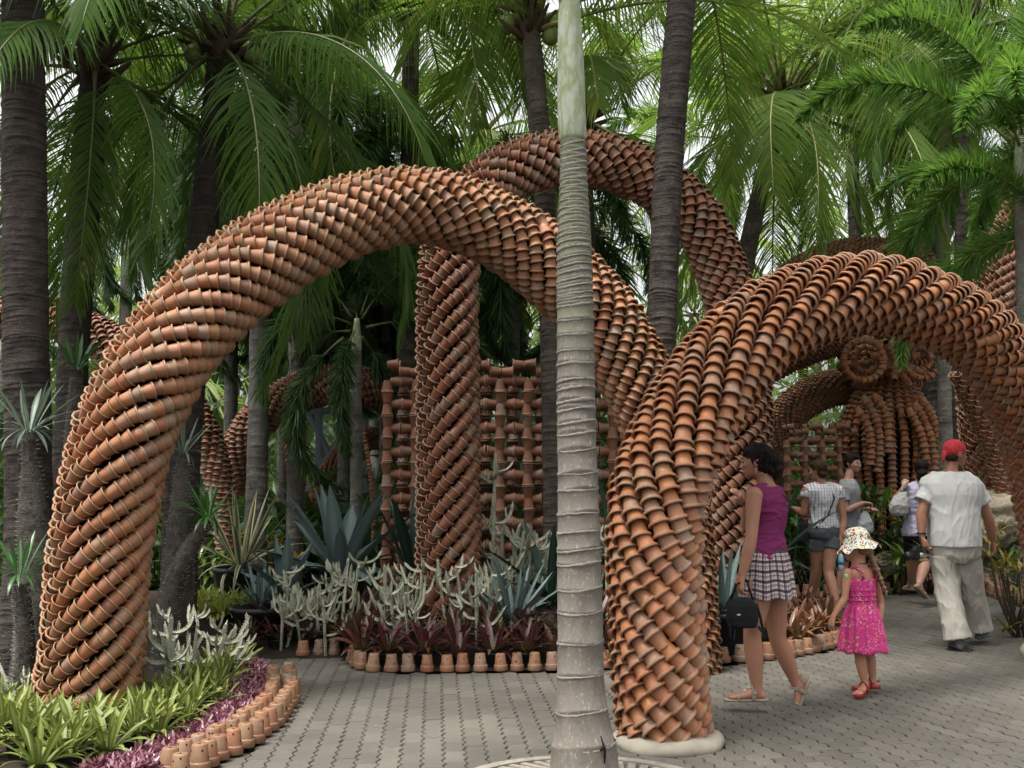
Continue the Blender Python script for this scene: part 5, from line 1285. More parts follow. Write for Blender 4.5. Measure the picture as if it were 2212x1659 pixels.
class Fig:
    """a figure: joints are points measured in the photograph at its distance Y"""
    def __init__(s, label, base, Y, fwd, H, skin, sx=1.0, female=True):
        s.Y = Y; s.k = H / 1.7; s.skin = skin; s.f = unit((*fwd, 0)); s.r = unit(np.cross(s.f, [0, 0, 1])); s.u = np.array([0, 0, 1.]); s.sx = sx; s.fem = female
        b = at(base, 1040, Y); s.o = np.array([b.x, b.y, 0]); s.root = thing('person', label, 'person', tuple(s.o)); s.mb = MB()
    def J(s, x, y, dY=0): p = V3(at(x, y, s.Y + dY)) - s.o; return p
    def torso(s, pelvis, neck, wide=1.0, deep=1.0, mb=None, grow=0.0, t0=-.18, t1=1.0, belly=0.0, m=0):
        k = s.k; ax = neck - pelvis; L = np.linalg.norm(ax); w = s.sx * wide
        prof = [(-.20, .095, .085), (-.12, .150, .105), (0, .165, .115), (.12, .158, .110), (.32, .125, .092), (.48, .128, .098), (.66, .150, .112), (.80, .165, .105), (.90, .160, .090), (.97, .105, .070), (1.04, .055, .055)] if s.fem else \
               [(-.20, .095, .09), (-.12, .150, .11), (0, .160, .118), (.15, .155, .115), (.35, .152, .115), (.52, .160, .120), (.70, .185, .125), (.82, .198, .115), (.90, .185, .095), (.97, .115, .075), (1.04, .06, .06)]
        P = np.array(prof); ts = np.linspace(max(t0, -.20), min(t1, 1.04), 14); R_ = []
        for t in ts:
            ra = np.interp(t, P[:, 0], P[:, 1]) * k * w + grow; rb = np.interp(t, P[:, 0], P[:, 2]) * k * deep + grow + belly * math.exp(-((t - .25) / .2) ** 2)
            R_.append((pelvis + ax * t, s.r, s.f, ra, rb))
        ringloft(mb or s.mb, R_, 24, m, 2.3)
    def arm(s, sh, el, wr, fat=1.0, mb=None, grow=0, upto=None, m=0):
        k = s.k; g = grow
        pts = [sh + (sh - el) * .04, sh + (el - sh) * .25, sh + (el - sh) * .6, el, el + (wr - el) * .3, el + (wr - el) * .7, wr]
        r = [.050, .047, .041, .036, .038, .031, .024]
        if upto: pts, r = pts[:upto], r[:upto]
        limb(mb or s.mb, pts, [x * k * fat + g for x in r], m)
        if not upto: s.mb.ball(sh, .052 * k * fat)
    def leg(s, hip, kn, an, fat=1.0, mb=None, grow=0, m=0):
        k = s.k; pts = [hip, hip + (kn - hip) * .35, hip + (kn - hip) * .75, kn, kn + (an - kn) * .25, kn + (an - kn) * .55, an + (kn - an) * .12, an]
        limb(mb or s.mb, pts, [x * k * fat + grow for x in (.088, .082, .064, .054, .057, .050, .035, .034)], m)
    def foot(s, an, d, toe_down=0.0, L=.235):
        k = s.k; d = unit((d[0], d[1], -toe_down)); L *= k; side = unit(np.cross(d, [0, 0, 1])); up = unit(np.cross(side, d))
        heel = an - d * .045 * k - up * .055 * k
        ringloft(s.mb, [(heel + d * L * t + up * (h * k), side, up, a * k, b * k) for t, h, a, b in ((-.02, .012, .018, .018), (.05, .018, .030, .030), (.2, .030, .032, .042), (.42, .022, .036, .034), (.65, .012, .043, .024), (.85, .008, .042, .017), (.97, .006, .030, .012))], 16)
        limb(s.mb, [an + s.u * .03 * k, an - up * .02 * k + d * .005], [.034 * k, .036 * k])
        for j in range(5): s.mb.ball(heel + d * L * (1.0 - .035 * j) + side * (.034 - .0165 * j) * k * 1 + up * .004, (.011 * k if j else .014 * k), nu=8, nv=5)
        return heel, d, side, up, L
    def sole(s, ft, mat, name='sandal', straps=True, thick=.012):
        heel, d, side, up, L = ft; mb = MB(); k = s.k
        ringloft(mb, [(heel + d * L * t - up * (.010 * k), side, up, a * k, thick * k) for t, a in ((-.08, .012), (-.03, .030), (.2, .036), (.45, .036), (.7, .048), (.92, .046), (1.04, .028), (1.08, .01))], 16)
        if straps:
            for t, h in ((.70, .030), (.28, .075), (.33, .085)):
                a = np.linspace(-.2, math.pi + .2, 12); w_ = .048 if t > .5 else .040
                mb.tube([heel + d * L * t + side * (math.cos(x) * w_ * k) + up * ((math.sin(x) * h) * k) for x in a], .006 * k, 6)
            mb.tube([heel + d * L * .30 + side * .042 * k + up * .03 * k, heel - d * .012 + up * .05 * k, heel + d * L * .30 - side * .042 * k + up * .03 * k], .007 * k, 6)
        return mb.build(name, mat, s.root)
    def hand(s, wr, d, n, curl=.5, size=1.0, thumb=1):
        """d: along the hand, n: palm normal"""
        k = s.k * size; d = unit(d); n = unit(V3(n) - d * np.dot(n, d)); side = unit(np.cross(d, n)) * thumb
        ringloft(s.mb, [(wr + d * t * k, side, n, a * k, b * k) for t, a, b in ((-.02, .024, .020), (.015, .028, .018), (.045, .037, .016), (.08, .038, .014), (.092, .034, .011))], 14, pw=2.6)
        for j, ln in enumerate((.072, .080, .075, .060)):
            p = wr + d * (.084 * k) + side * ((.0285 - .019 * j) * k); pts = [p - d * .012 * k]; ang = .1
            for q, c_ in ((.45, .8), (.32, 1.15), (.23, .8)):
                ang += curl * c_ * (1 + .05 * j); p = p + (d * math.cos(ang) + n * math.sin(ang)) * ln * q * k; pts.append(p)
            s.mb.tube(pts, [.0092 * k, .0088 * k, .0080 * k, .0062 * k], 8)
        t0 = wr + d * .03 * k + side * .022 * k; td = unit(side * .8 + d * .7 + n * (.3 + curl * .4))
        s.mb.tube([t0 - td * .01, t0 + td * .03 * k, t0 + unit(td + d * .8) * .055 * k, t0 + unit(td + d * 1.0) * .075 * k], [.014 * k, .012 * k, .010 * k, .007 * k], 8)
    def head(s, c, hf, tilt=0.0, neck=None, size=1.0, face=True):
        k = s.k * size; f = unit((*hf, tilt)); r = unit(np.cross(f, [0, 0, 1])); u = unit(np.cross(r, f)); s.hf, s.hr, s.hu, s.hc, s.hk = f, r, u, c, k
        M = np.column_stack([r, f, u]); B = lambda x, y, z, R_, nu=16, nv=10: s.mb.ball(c + M @ (np.array([x, y, z]) * k), np.array(R_) * k if not np.isscalar(R_) else R_ * k, nu=nu, nv=nv, rot=M)
        B(0, -.012, .022, (.074, .092, .088), 22, 14); B(0, .022, -.005, (.064, .070, .080), 18, 12); B(0, .034, -.050, (.050, .052, .052)); B(0, .066, -.088, (.022, .018, .018))
        B(0, .086, .012, (.034, .010, .011)); B(0, .093, -.020, (.011, .013, .024)); B(0, .104, -.032, (.0125, .013, .010)); B(.012, .095, -.035, .008, 8, 6); B(-.012, .095, -.035, .008, 8, 6)
        B(.034, .070, -.022, (.022, .018, .018)); B(-.034, .070, -.022, (.022, .018, .018)); B(0, .087, -.062, (.022, .010, .006)); B(0, .085, -.071, (.020, .010, .007))
        for sd in (-1, 1): B(sd * .074, -.008, -.008, (.008, .018, .030)); B(sd * .078, -.016, .006, (.006, .012, .016))
        if neck is not None:
            limb(s.mb, [neck - s.u * .03 * k, neck + (c - neck) * .35, c + M @ (np.array([0, -.02, -.06]) * k)], [.062 * k, .050 * k, .048 * k])
        if face:
            P = lambda x, y, z: c + M @ (np.array([x, y, z]) * k)
            for sd in (-1, 1):
                e = MB(); e.ball(P(sd * .030, .0815, .000), np.array([.0115, .006, .0065]) * k, 0, 10, 6, M); e.build('eye', M_EYE, s.root)
                b = MB(); b.tube([P(sd * .015, .097, .020), P(sd * .032, .092, .026), P(sd * .050, .078, .020)], [.0025 * k, .0035 * k, .002 * k], 6); b.build('eyebrow', M_HAIRB, s.root)
            l = MB(); l.ball(P(0, .0935, -.0665), np.array([.021, .006, .008]) * k, 0, 10, 6, M); l.build('lips', M_LIP, s.root)
    def hp(s, x, y, z): return s.hc + np.column_stack([s.hr, s.hf, s.hu]) @ (np.array([x, y, z]) * s.hk)
    def hair(s, mat, extra=None, cap=(.083, .098, .092), back=.0, name='hair', fringe=True, disp=.012, strands=60, length=.03, seed=1, low=-.03):
        mb = MB(); M = np.column_stack([s.hr, s.hf, s.hu]); k = s.hk
        mb.ball(s.hp(0, -.022, .034), np.array(cap) * k, 0, 20, 12, M); mb.ball(s.hp(0, -.052, low), np.array([.070, .052, .058]) * k, 0, 16, 10, M)
        if fringe: mb.ball(s.hp(0, .040, .072), np.array([.062, .045, .034]) * k, 0, 14, 8, M)
        for sd in (-1, 1): mb.ball(s.hp(sd * .066, -.018, .012), np.array([.018, .040, .045]) * k, 0, 12, 8, M)
        if extra: extra(mb, M, k)
        o = remeshed(mb, name, mat, s.root, .006, 3, disp, .022)
        rs = np.random.RandomState(seed); st = MB()
        for i in range(strands):
            a = rs.uniform(0, 2 * np.pi); e = rs.uniform(-.5, 1.3); d = np.array([math.cos(a) * math.cos(e), math.sin(a) * math.cos(e) , math.sin(e)])
            if d[1] > .35 and d[2] < .5: continue
            p = np.array([0, -.022, .030]) + d * np.array(cap) * .98; q = p + np.array([d[0] * .4, -.5 - .3 * d[1], -.6]) * length; st.tube([s.hp(*p), s.hp(*((p + q) / 2 + d * .006)), s.hp(*(q + d * .004))], [.003 * k, .0025 * k, .0008], 4)
        if st.n: st.build('hair_strands', mat, s.root)
        return o
    def finish(s, voxel=.006): return remeshed(s.mb, 'body', s.skin, s.root, voxel, 3)
    def skirt(s, rings, mat, name='skirt', pleats=14, amp=.012, n=120, seed=0, hem_wave=.008):
        """rings: (centre, rx along figure's right, ry, amp factor)"""
        rs = np.random.RandomState(seed); a = np.linspace(0, 2 * np.pi, n, endpoint=False); V = []; uv = []; ph = rs.uniform(0, 6, 4)
        sp_ = spline([(*c, rx, ry, af) for c, rx, ry, af in rings], 26)
        for i, q in enumerate(sp_):
            w = 1 + (np.sin(pleats * a + ph[0] + i * .03) * .6 + np.sin((pleats * 1.7) * a + ph[1]) * .25 + np.sin(5 * a + ph[2]) * .35) * q[5] * amp / max(q[3], .05)
            c = q[:3]; V.append(c + np.outer(np.cos(a) * q[3] * w, s.r) + np.outer(np.sin(a) * q[4] * w, s.f) + np.outer(hem_wave * (i / 25) * np.sin(pleats * a * .5 + ph[3]), s.u)); uv.append(np.column_stack([a / (2 * np.pi), np.full(n, i / 25)]))
        me = np_mesh(name, np.vstack(V), grid_faces(26, n, flip=True), [mat], uv=np.vstack(uv)); o = link(name, me, s.root)
        md = o.modifiers.new('t', 'SOLIDIFY'); md.thickness = .004; md.offset = 0; PENDING.append(o); return o

# 1 --- woman in purple, walking to the left beside the orange arch
m_bead = m_plain('pale_metal', (.45, .40, .33), .3, .6, bump=0)
def woman_purple():
    s = Fig('woman in a purple sleeveless top and plaid mini skirt, holding a black bag', 1650, 7.15, (-.80, .60), 1.70, SK_TAN, .95)
    pel = s.J(1657, 1212); nk = s.J(1657, 1048); s.torso(pel, nk)
    s.head(s.J(1634, 997), (-.93, .36), -.05, nk, .98)
    lsh, rsh = s.J(1629, 1070, -.13), s.J(1672, 1066, .17); lel, lwr = s.J(1622, 1166, -.19), s.J(1603, 1243, -.20)
    s.arm(lsh, lel, lwr, 1.08); s.hand(lwr, (-.25, .0, -1), (.9, .3, 0), .75, 1.0, -1)
    rel, rwr = s.J(1612, 1135, .25), s.J(1612, 1092, .12); s.arm(rsh, rel, rwr, .95); s.hand(rwr, (-.55, -.25, .8), (-.8, .5, -.3), .22, 1.0, 1)
    lk, la = s.J(1625, 1372, -.08), s.J(1636, 1494, -.08); s.leg(s.J(1643, 1250, -.08), lk, la, 1.05); f1 = s.foot(la + s.u * .015, (-1, .12), .02)
    rk, ra = s.J(1680, 1378, .10), s.J(1720, 1478, .16); s.leg(s.J(1668, 1250, .08), rk, ra, 1.05); f2 = s.foot(ra, (-.38, .12), 1.15, .22)
    s.finish(.0055); s.sole(f1, C_SAND); s.sole(f2, C_SAND)
    ft = MB(); h, d, sd, up, L = f2; ft.ball(h + up * .02, (.036, .034, .045), 0, 14, 8); ft.build('sandal_heel_cup', C_SAND, s.root)
    for i, c in enumerate([(.25, .10), (.35, .075)]):
        h, d, sd, up, L = f1; b = MB(); b.ball(h + d * L * (.40 + .12 * i) + up * (.062 - .018 * i), .011, 0, 8, 6); b.build('sandal_bead', m_bead, s.root)
    tb = MB(); s.torso(pel - s.u * .0, nk, grow=.010, t0=-.04, t1=.985, mb=tb)
    for q in (lsh - s.r * -.02, rsh - s.r * .02): limb(tb, [nk - s.u * .02, nk + (q - nk) * .6 - s.u * .0, q + s.u * .012], [.05, .052, .050])
    tb.ball(lsh + s.r * .035 + s.u * .01, (.04, .045, .045)); tb.ball(rsh - s.r * .02 + s.u * .01, (.045, .045, .04)); tb.ball(pel + (nk - pel) * .66 + s.f * .07 - s.r * .05, (.06, .055, .06)); tb.ball(pel + (nk - pel) * .66 + s.f * .07 + s.r * .05, (.06, .055, .06))
    remeshed(tb, 'sleeveless_top', C_PURPLE, s.root, .006, 5, .006, .10, folds=(.009, (5, 5, 13), .5))
    s.skirt([(pel + s.u * .075, .152, .120, .1), (pel + s.u * .0, .178, .140, .5), (pel - s.u * .11, .192, .158, 1), (pel - s.u * .225, .205, .172, 1.3)], C_PLAID, 'plaid_skirt', 15, .010)
    def ex(mb, M, k):
        for p, r in (((.0, -.085, .020), .062), ((.01, -.125, -.005), .052), ((.0, -.135, -.055), .036), ((.015, -.120, -.10), .024), ((-.01, -.10, -.07), .03)): mb.ball(s.hp(*p), r * k, 0, 12, 8)
        mb.ball(s.hp(0, .058, .050), np.array([.055, .030, .026]) * k, 0, 12, 8, M)
    s.hair(M_HAIR, ex, strands=130, length=.10, disp=.016)
    # necklace cord and bag cord, earring
    cd = MB(); P0 = pel + (nk - pel) * .93; cd.tube([P0 - s.r * .07 - s.f * .06, P0 - s.f * .105 + s.r * .02 - s.u * .03, pel + (nk - pel) * .72 - s.f * .125 + s.r * .10, pel + (nk - pel) * .55 + s.r * .160 - s.f * .06], .0028, 5); cd.build('neck_cord', C_STRAP, s.root)
    e = MB(); e.tube([s.hp(-.080, -.004, -.045), s.hp(-.082, -.004, -.075)], .003, 5); e.build('earring', m_bead, s.root)
    # the camera bag in her hand: a thing of its own
    c = s.J(1603, 1322, -.22) + s.o; bag = thing('camera_bag', 'black soft camera bag hanging by its strap from the hand of the woman in purple', 'bag', tuple(c)); bb = MB()
    ringloft(bb, [((0, 0, z), np.array([1, 0, 0.]), np.array([0, 1., 0]), rx, ry) for z, rx, ry in ((-.095, .070, .045), (-.085, .088, .058), (-.03, .098, .064), (.04, .092, .060), (.075, .072, .048), (.09, .04, .028))], 24, pw=3.2)
    remeshed(bb, 'bag_body', C_BLACK, bag, .006, 3, .008, .06)
    st = MB(); st.tube([(-.07, 0, .07), (-.03, 0, .17), (.03, 0, .20), (.07, 0, .07)], .007, 6); st.tube([(.09, 0, .05), (.115, .01, -.03), (.13, 0, -.12), (.15, .0, -.16), (.10, .0, -.09)], .009, 6); st.tube([(-.08, -.03, -.05), (-.085, -.04, -.14), (-.06, -.04, -.17), (-.05, -.03, -.07)], .006, 6); st.build('strap', C_BLACK, bag)
    bk = MB(); bk.box((-.035, -.066, -.01), (.02, .008, .010)); bk.build('buckle', m_bead, bag)
woman_purple()

# 2 --- little girl
def girl():
    s = Fig('little girl in a pink flowered sundress and flowered sun hat', 1862, 7.6, (-.55, .83), 1.22, SK_GIRL, .95)
    pel = s.J(1862, 1318); nk = s.J(1857, 1222); s.torso(pel, nk, .92, .95)
    s.head(s.J(1848, 1178), (-.93, .36), -.18, nk, 1.28)
    ls, rs_ = s.J(1832, 1238, -.05), s.J(1885, 1238, .05); le, lw = s.J(1824, 1292, -.08), s.J(1800, 1332, -.10); s.arm(ls, le, lw, .92); s.hand(lw, (-.3, 0, -1), (.8, .4, .2), .5, 1.0, -1)
    re, rw = s.J(1903, 1300, .06), s.J(1901, 1345, .02); s.arm(rs_, re, rw, .9); s.hand(rw, (-.1, .1, -1), (-.9, .2, 0), .4, 1.0, 1)
    la, ra = s.J(1868, 1478, -.05), s.J(1886, 1470, .07); s.leg(s.J(1848, 1345, -.04), s.J(1857, 1415, -.05), la, .92); s.leg(s.J(1872, 1345, .05), s.J(1878, 1412, .07), ra, .92)
    f1 = s.foot(la, (-.35, -.4), .05); f2 = s.foot(ra, (-.8, .1), .05); s.finish(.005); s.sole(f1, C_RED, thick=.016); s.sole(f2, C_RED, thick=.016)
    top = pel + (nk - pel) * .72
    s.skirt([(top, .118, .088, .2), (pel + s.u * .10, .108, .082, .3), (pel + s.u * .045, .105, .082, .2), (pel - s.u * .02, .130, .105, .9), (pel - s.u * .13, .150, .130, 1.2), (pel - s.u * .275, .168, .150, 1.5)], C_PINK, 'sundress', 13, .012, seed=3)
    for sd in (-1, 1):
        st = MB(); a = top + s.r * sd * .07 - s.f * .082; b = top + s.r * sd * .085 + s.f * .05
        st.tube([a, a + s.u * .05 - s.f * .0, top + s.r * sd * .078 + s.u * .085 - s.f * .02, b + s.u * .04, b], .009, 6); st.build('dress_strap', C_PINK, s.root)
    sm = MB()
    for z in range(5):
        t = np.linspace(0, 2 * np.pi, 40); rr = 1.015; c = top + (pel + s.u * .05 - top) * (z + .3) / 5
        sm.tube([c + s.r * math.cos(x) * .113 * rr + s.f * math.sin(x) * .086 * rr for x in t], .0035, 5, caps=False)
    sm.build('smocking', C_PINK, s.root)
    # hat: dome and wavy brim
    k = s.hk; n = 72; a = np.linspace(0, 2 * np.pi, n, endpoint=False); V = []; M = np.column_stack([s.hr, s.hf, s.hu])
    for r, z, wv in ((.004, .132, 0), (.045, .128, 0), (.078, .108, 0), (.094, .070, 0), (.100, .035, 0), (.104, .022, 0), (.122, .005, .004), (.142, -.014, .009), (.158, -.030, .014), (.161, -.031, .014)):
        V.append(s.hc + (M @ (np.array([np.cos(a) * r * .88, np.sin(a) * r - .018 + np.zeros(n), z + .003 + wv * (np.sin(6 * a + 1) + .6 * np.sin(9 * a))]) * k)).T)
    o = link('sun_hat', np_mesh('sun_hat', np.vstack(V), grid_faces(10, n, flip=True), [C_HAT]), s.root); md = o.modifiers.new('t', 'SOLIDIFY'); md.thickness = .003; PENDING.append(o)
    def ex(mb, M, k):
        for i in range(11): mb.ball(s.hp(.035 + .004 * i, -.075 - .006 * i, -.03 - .036 * i), (.030 - .0011 * i) * k * (1 if i % 2 else .8), 0, 10, 7)
        for i in range(11): mb.ball(s.hp(-.005 + .001 * i, -.085 - .006 * i, -.03 - .034 * i), (.027 - .0011 * i) * k * (1 if i % 2 else .8), 0, 10, 7)
    s.hair(M_HAIRL, ex, strands=50, length=.05)
    b = MB(); b.ball(s.hp(.06, -.105, -.19), .014, 0, 10, 6); b.build('hair_tie', m_plain('blue_plastic', (.02, .12, .5), .3, .5, bump=0), s.root)
    b = MB(); b.ball(s.hp(.0, -.10, -.14), .015, 0, 10, 6); b.build('hair_tie', C_RED, s.root)
    c = MB(); t = np.linspace(0, 2 * np.pi, 30); c.tube([nk + s.u * .018 + s.r * math.cos(x) * .046 + s.f * (math.sin(x) * .046 - .004) for x in t], .003, 5); c.build('neck_cord', C_STRAP, s.root)
    st = MB(); st.box(ls - s.u * .02 - s.r * .036 - s.f * .012, (.004, .026, .036), np.column_stack([s.r, s.f, s.u])); st.build('arm_sticker', m_plain('green_sticker', (.25, .5, .25), .5, .4, bump=0), s.root)
girl()

# 3 --- woman in the striped blouse
def woman_striped():
    s = Fig('woman in a striped white blouse and grey shorts, dark strap across her back', 1775, 12.2, (-.55, .83), 1.64, SK_TAN, 1.08)
    pel = s.J(1780, 1148); nk = s.J(1775, 1046); s.torso(pel, nk, 1.08, 1.1, belly=.01); s.head(s.J(1766, 1016), (-.80, .60), -.12, nk, 1.0)
    ls, rs_ = s.J(1742, 1062, -.03), s.J(1812, 1062, .05); le, lw = s.J(1737, 1108, .0), s.J(1716, 1098, .12); s.arm(ls, le, lw, 1.15); s.hand(lw, (-.8, .4, .3), (0, 0, -1), .6, 1, 1)
    re, rw = s.J(1822, 1125, .02), s.J(1814, 1180, -.05); s.arm(rs_, re, rw, 1.1); s.hand(rw, (-.1, 0, -1), (-.9, -.1, 0), .8, 1, 1)
    la, ra = s.J(1752, 1296, .2), s.J(1808, 1306, -.3); s.leg(s.J(1766, 1165), s.J(1764, 1235, .05), la, 1.1); s.leg(s.J(1793, 1165), s.J(1790, 1238, -.1), ra, 1.1)
    f1 = s.foot(la, (-.9, .2), .1); f2 = s.foot(ra, (-.5, -.2), .05); s.finish(.007); s.sole(f1, C_BLACK); s.sole(f2, C_BLACK)
    tb = MB(); s.torso(pel, nk, 1.08, 1.1, mb=tb, grow=.015, t0=.08, t1=1.0, belly=.01)
    for q in (ls, rs_): limb(tb, [nk - s.u * .03, (nk + q) / 2, q], [.055, .062, .074])
    s.arm(ls, le, lw, 1.2, mb=tb, grow=.012, upto=2); s.arm(rs_, re, rw, 1.2, mb=tb, grow=.012, upto=2)
    remeshed(tb, 'striped_blouse', C_STRIPE, s.root, .008, 4, .01, .09, folds=(.012, (9, 9, 5), .5))
    sh = MB(); s.torso(pel, nk, 1.08, 1.12, mb=sh, grow=.014, t0=-.2, t1=.18); 
    for hp_, kn in ((s.J(1766, 1165), s.J(1764, 1235, .05)), (s.J(1793, 1165), s.J(1790, 1238, -.1))): limb(sh, [hp_, hp_ + (kn - hp_) * .32], [.115, .108])
    remeshed(sh, 'shorts', C_GREY, s.root, .008, 3, .012, .07)
    s.hair(M_HAIRB, strands=40, length=.04, low=-.045)
    st = MB(); ax = nk - pel; st.tube([pel + ax * .96 + s.r * .06 - s.f * .06, pel + ax * .7 + s.r * .02 - s.f * .150, pel + ax * .35 - s.r * .09 - s.f * .145, pel + ax * .08 - s.r * .185 - s.f * .05], .008, 6); st.build('shoulder_strap', C_BLACK, s.root)
    c = s.J(1737, 1150, -.02) + s.o; b = thing('shoulder_bag', 'small black bag at the hip of the woman in the striped blouse', 'bag', tuple(c)); bb = MB(); bb.box((0, 0, 0), (.10, .06, .20)); remeshed(bb, 'bag_body', C_BLACK, b, .008, 5)
    c = s.J(1816, 1214, -.07) + s.o; b = thing('water_bottle', 'water bottle with a blue label held by the woman in the striped blouse', 'bottle', tuple(c)); bb = MB()
    t = MB(); P = [(0, 0, z) for z in (-.10, -.098, -.05, .0, .05, .075, .09, .10)]; t.tube(P, [.020, .030, .031, .029, .031, .026, .012, .012], 16); t.build('bottle_body', m_plain('clear_plastic', (.42, .48, .50), .1, .6, bump=0), b)
    t = MB(); t.tube([(0, 0, -.03), (0, 0, .04)], [.0325, .0325], 16); t.build('bottle_label', m_plain('bottle_label_blue', (.10, .30, .50), .4, .4, 60, .6, 0), b); t = MB(); t.tube([(0, 0, .098), (0, 0, .115)], .014, 12); t.build('bottle_cap', m_plain('white_cap', (.6, .6, .6), .4, .4, bump=0), b)
woman_striped()

# 4 --- young man in grey
def young_man():
    s = Fig('young man in a grey t-shirt with a bright print, looking back over his shoulder', 1832, 13.5, (.90, -.20), 1.76, SK_FAIR, .92, False)
    pel = s.J(1832, 1148); nk = s.J(1832, 1036); s.torso(pel, nk, .95, .95); s.head(s.J(1842, 1001), (.62, -.78), -.05, nk, 1.0)
    ns, fs = s.J(1818, 1056, -.16), s.J(1842, 1056, .17); ne, nw = s.J(1828, 1102, -.22), s.J(1866, 1086, -.2); s.arm(ns, ne, nw, 1.0); s.hand(nw, (1, .1, -.1), (0, 0, -1), .9, 1, 1)
    fe, fw = s.J(1850, 1108, .2), s.J(1876, 1098, .02); s.arm(fs, fe, fw, 1.0); s.hand(fw, (1, -.2, -.1), (0, 0, -1), .8, 1, -1)
    la, ra = s.J(1812, 1280, -.1), s.J(1858, 1284, .25); s.leg(s.J(1826, 1165, -.08), s.J(1822, 1222, -.1), la, 1.0); s.leg(s.J(1840, 1165, .08), s.J(1850, 1225, .15), ra, 1.0)
    f1 = s.foot(la, (.8, -.1), .05); f2 = s.foot(ra, (.8, -.1), .05); s.finish(.008); s.sole(f1, C_BLACK); s.sole(f2, C_BLACK)
    tb = MB(); s.torso(pel, nk, .98, 1.0, mb=tb, grow=.018, t0=-.12, t1=1.0); s.arm(ns, ne, nw, 1.2, mb=tb, grow=.022, upto=3); s.arm(fs, fe, fw, 1.2, mb=tb, grow=.022, upto=3); remeshed(tb, 't_shirt', C_TEE, s.root, .009, 4, .02, .1)
    pr_ = MB(); ax = nk - pel; M = np.column_stack([s.r, s.f, s.u]); c = pel + ax * .66 + s.f * .142
    pr_.box(c + s.r * .055 + s.u * .03, (.045, .006, .085), M); o = pr_.build('shirt_print', m_plain('orange_print', (.5, .08, .02), .7, .2, bump=0), s.root)
    pr_ = MB(); pr_.box(c + s.r * .0 + s.u * .02, (.04, .006, .08), M); pr_.box(c + s.r * .03 - s.u * .06, (.08, .006, .06), M); pr_.build('shirt_print', m_plain('yellow_print', (.45, .40, .08), .7, .2, 30, .6, 0), s.root)
    sh = MB(); s.torso(pel, nk, 1, 1.05, mb=sh, grow=.012, t0=-.2, t1=.1)
    for a, b in ((s.J(1826, 1165, -.08), s.J(1822, 1222, -.1)), (s.J(1840, 1165, .08), s.J(1850, 1225, .15))): limb(sh, [a, a + (b - a) * .8], [.11, .105])
    remeshed(sh, 'shorts', C_BLUE, s.root, .009, 3, .015, .08); s.hair(M_HAIR, strands=70, length=.03, low=-.01)
    c = s.J(1868, 1120, -.16) + s.o; b = thing('carrier_bag', 'thin whitish plastic carrier bag held by the young man in grey', 'bag', tuple(c)); bb = MB()
    ringloft(bb, [((0, 0, z), np.array([1, 0, 0.]), np.array([0, 1., 0]), rx, ry) for z, rx, ry in ((-.17, .08, .03), (-.15, .10, .05), (-.05, .095, .055), (.04, .06, .035), (.09, .025, .02))], 20, pw=2.6)
    remeshed(bb, 'bag_body', m_plain('thin_plastic', (.36, .39, .40), .35, .5, 40, .3, .3), b, .008, 2, .02, .05); t = MB(); t.tube([(-.03, 0, .08), (-.01, 0, .17), (.01, 0, .17), (.03, 0, .08)], .006, 6); t.build('handle', M_PLASTER, b)
young_man()

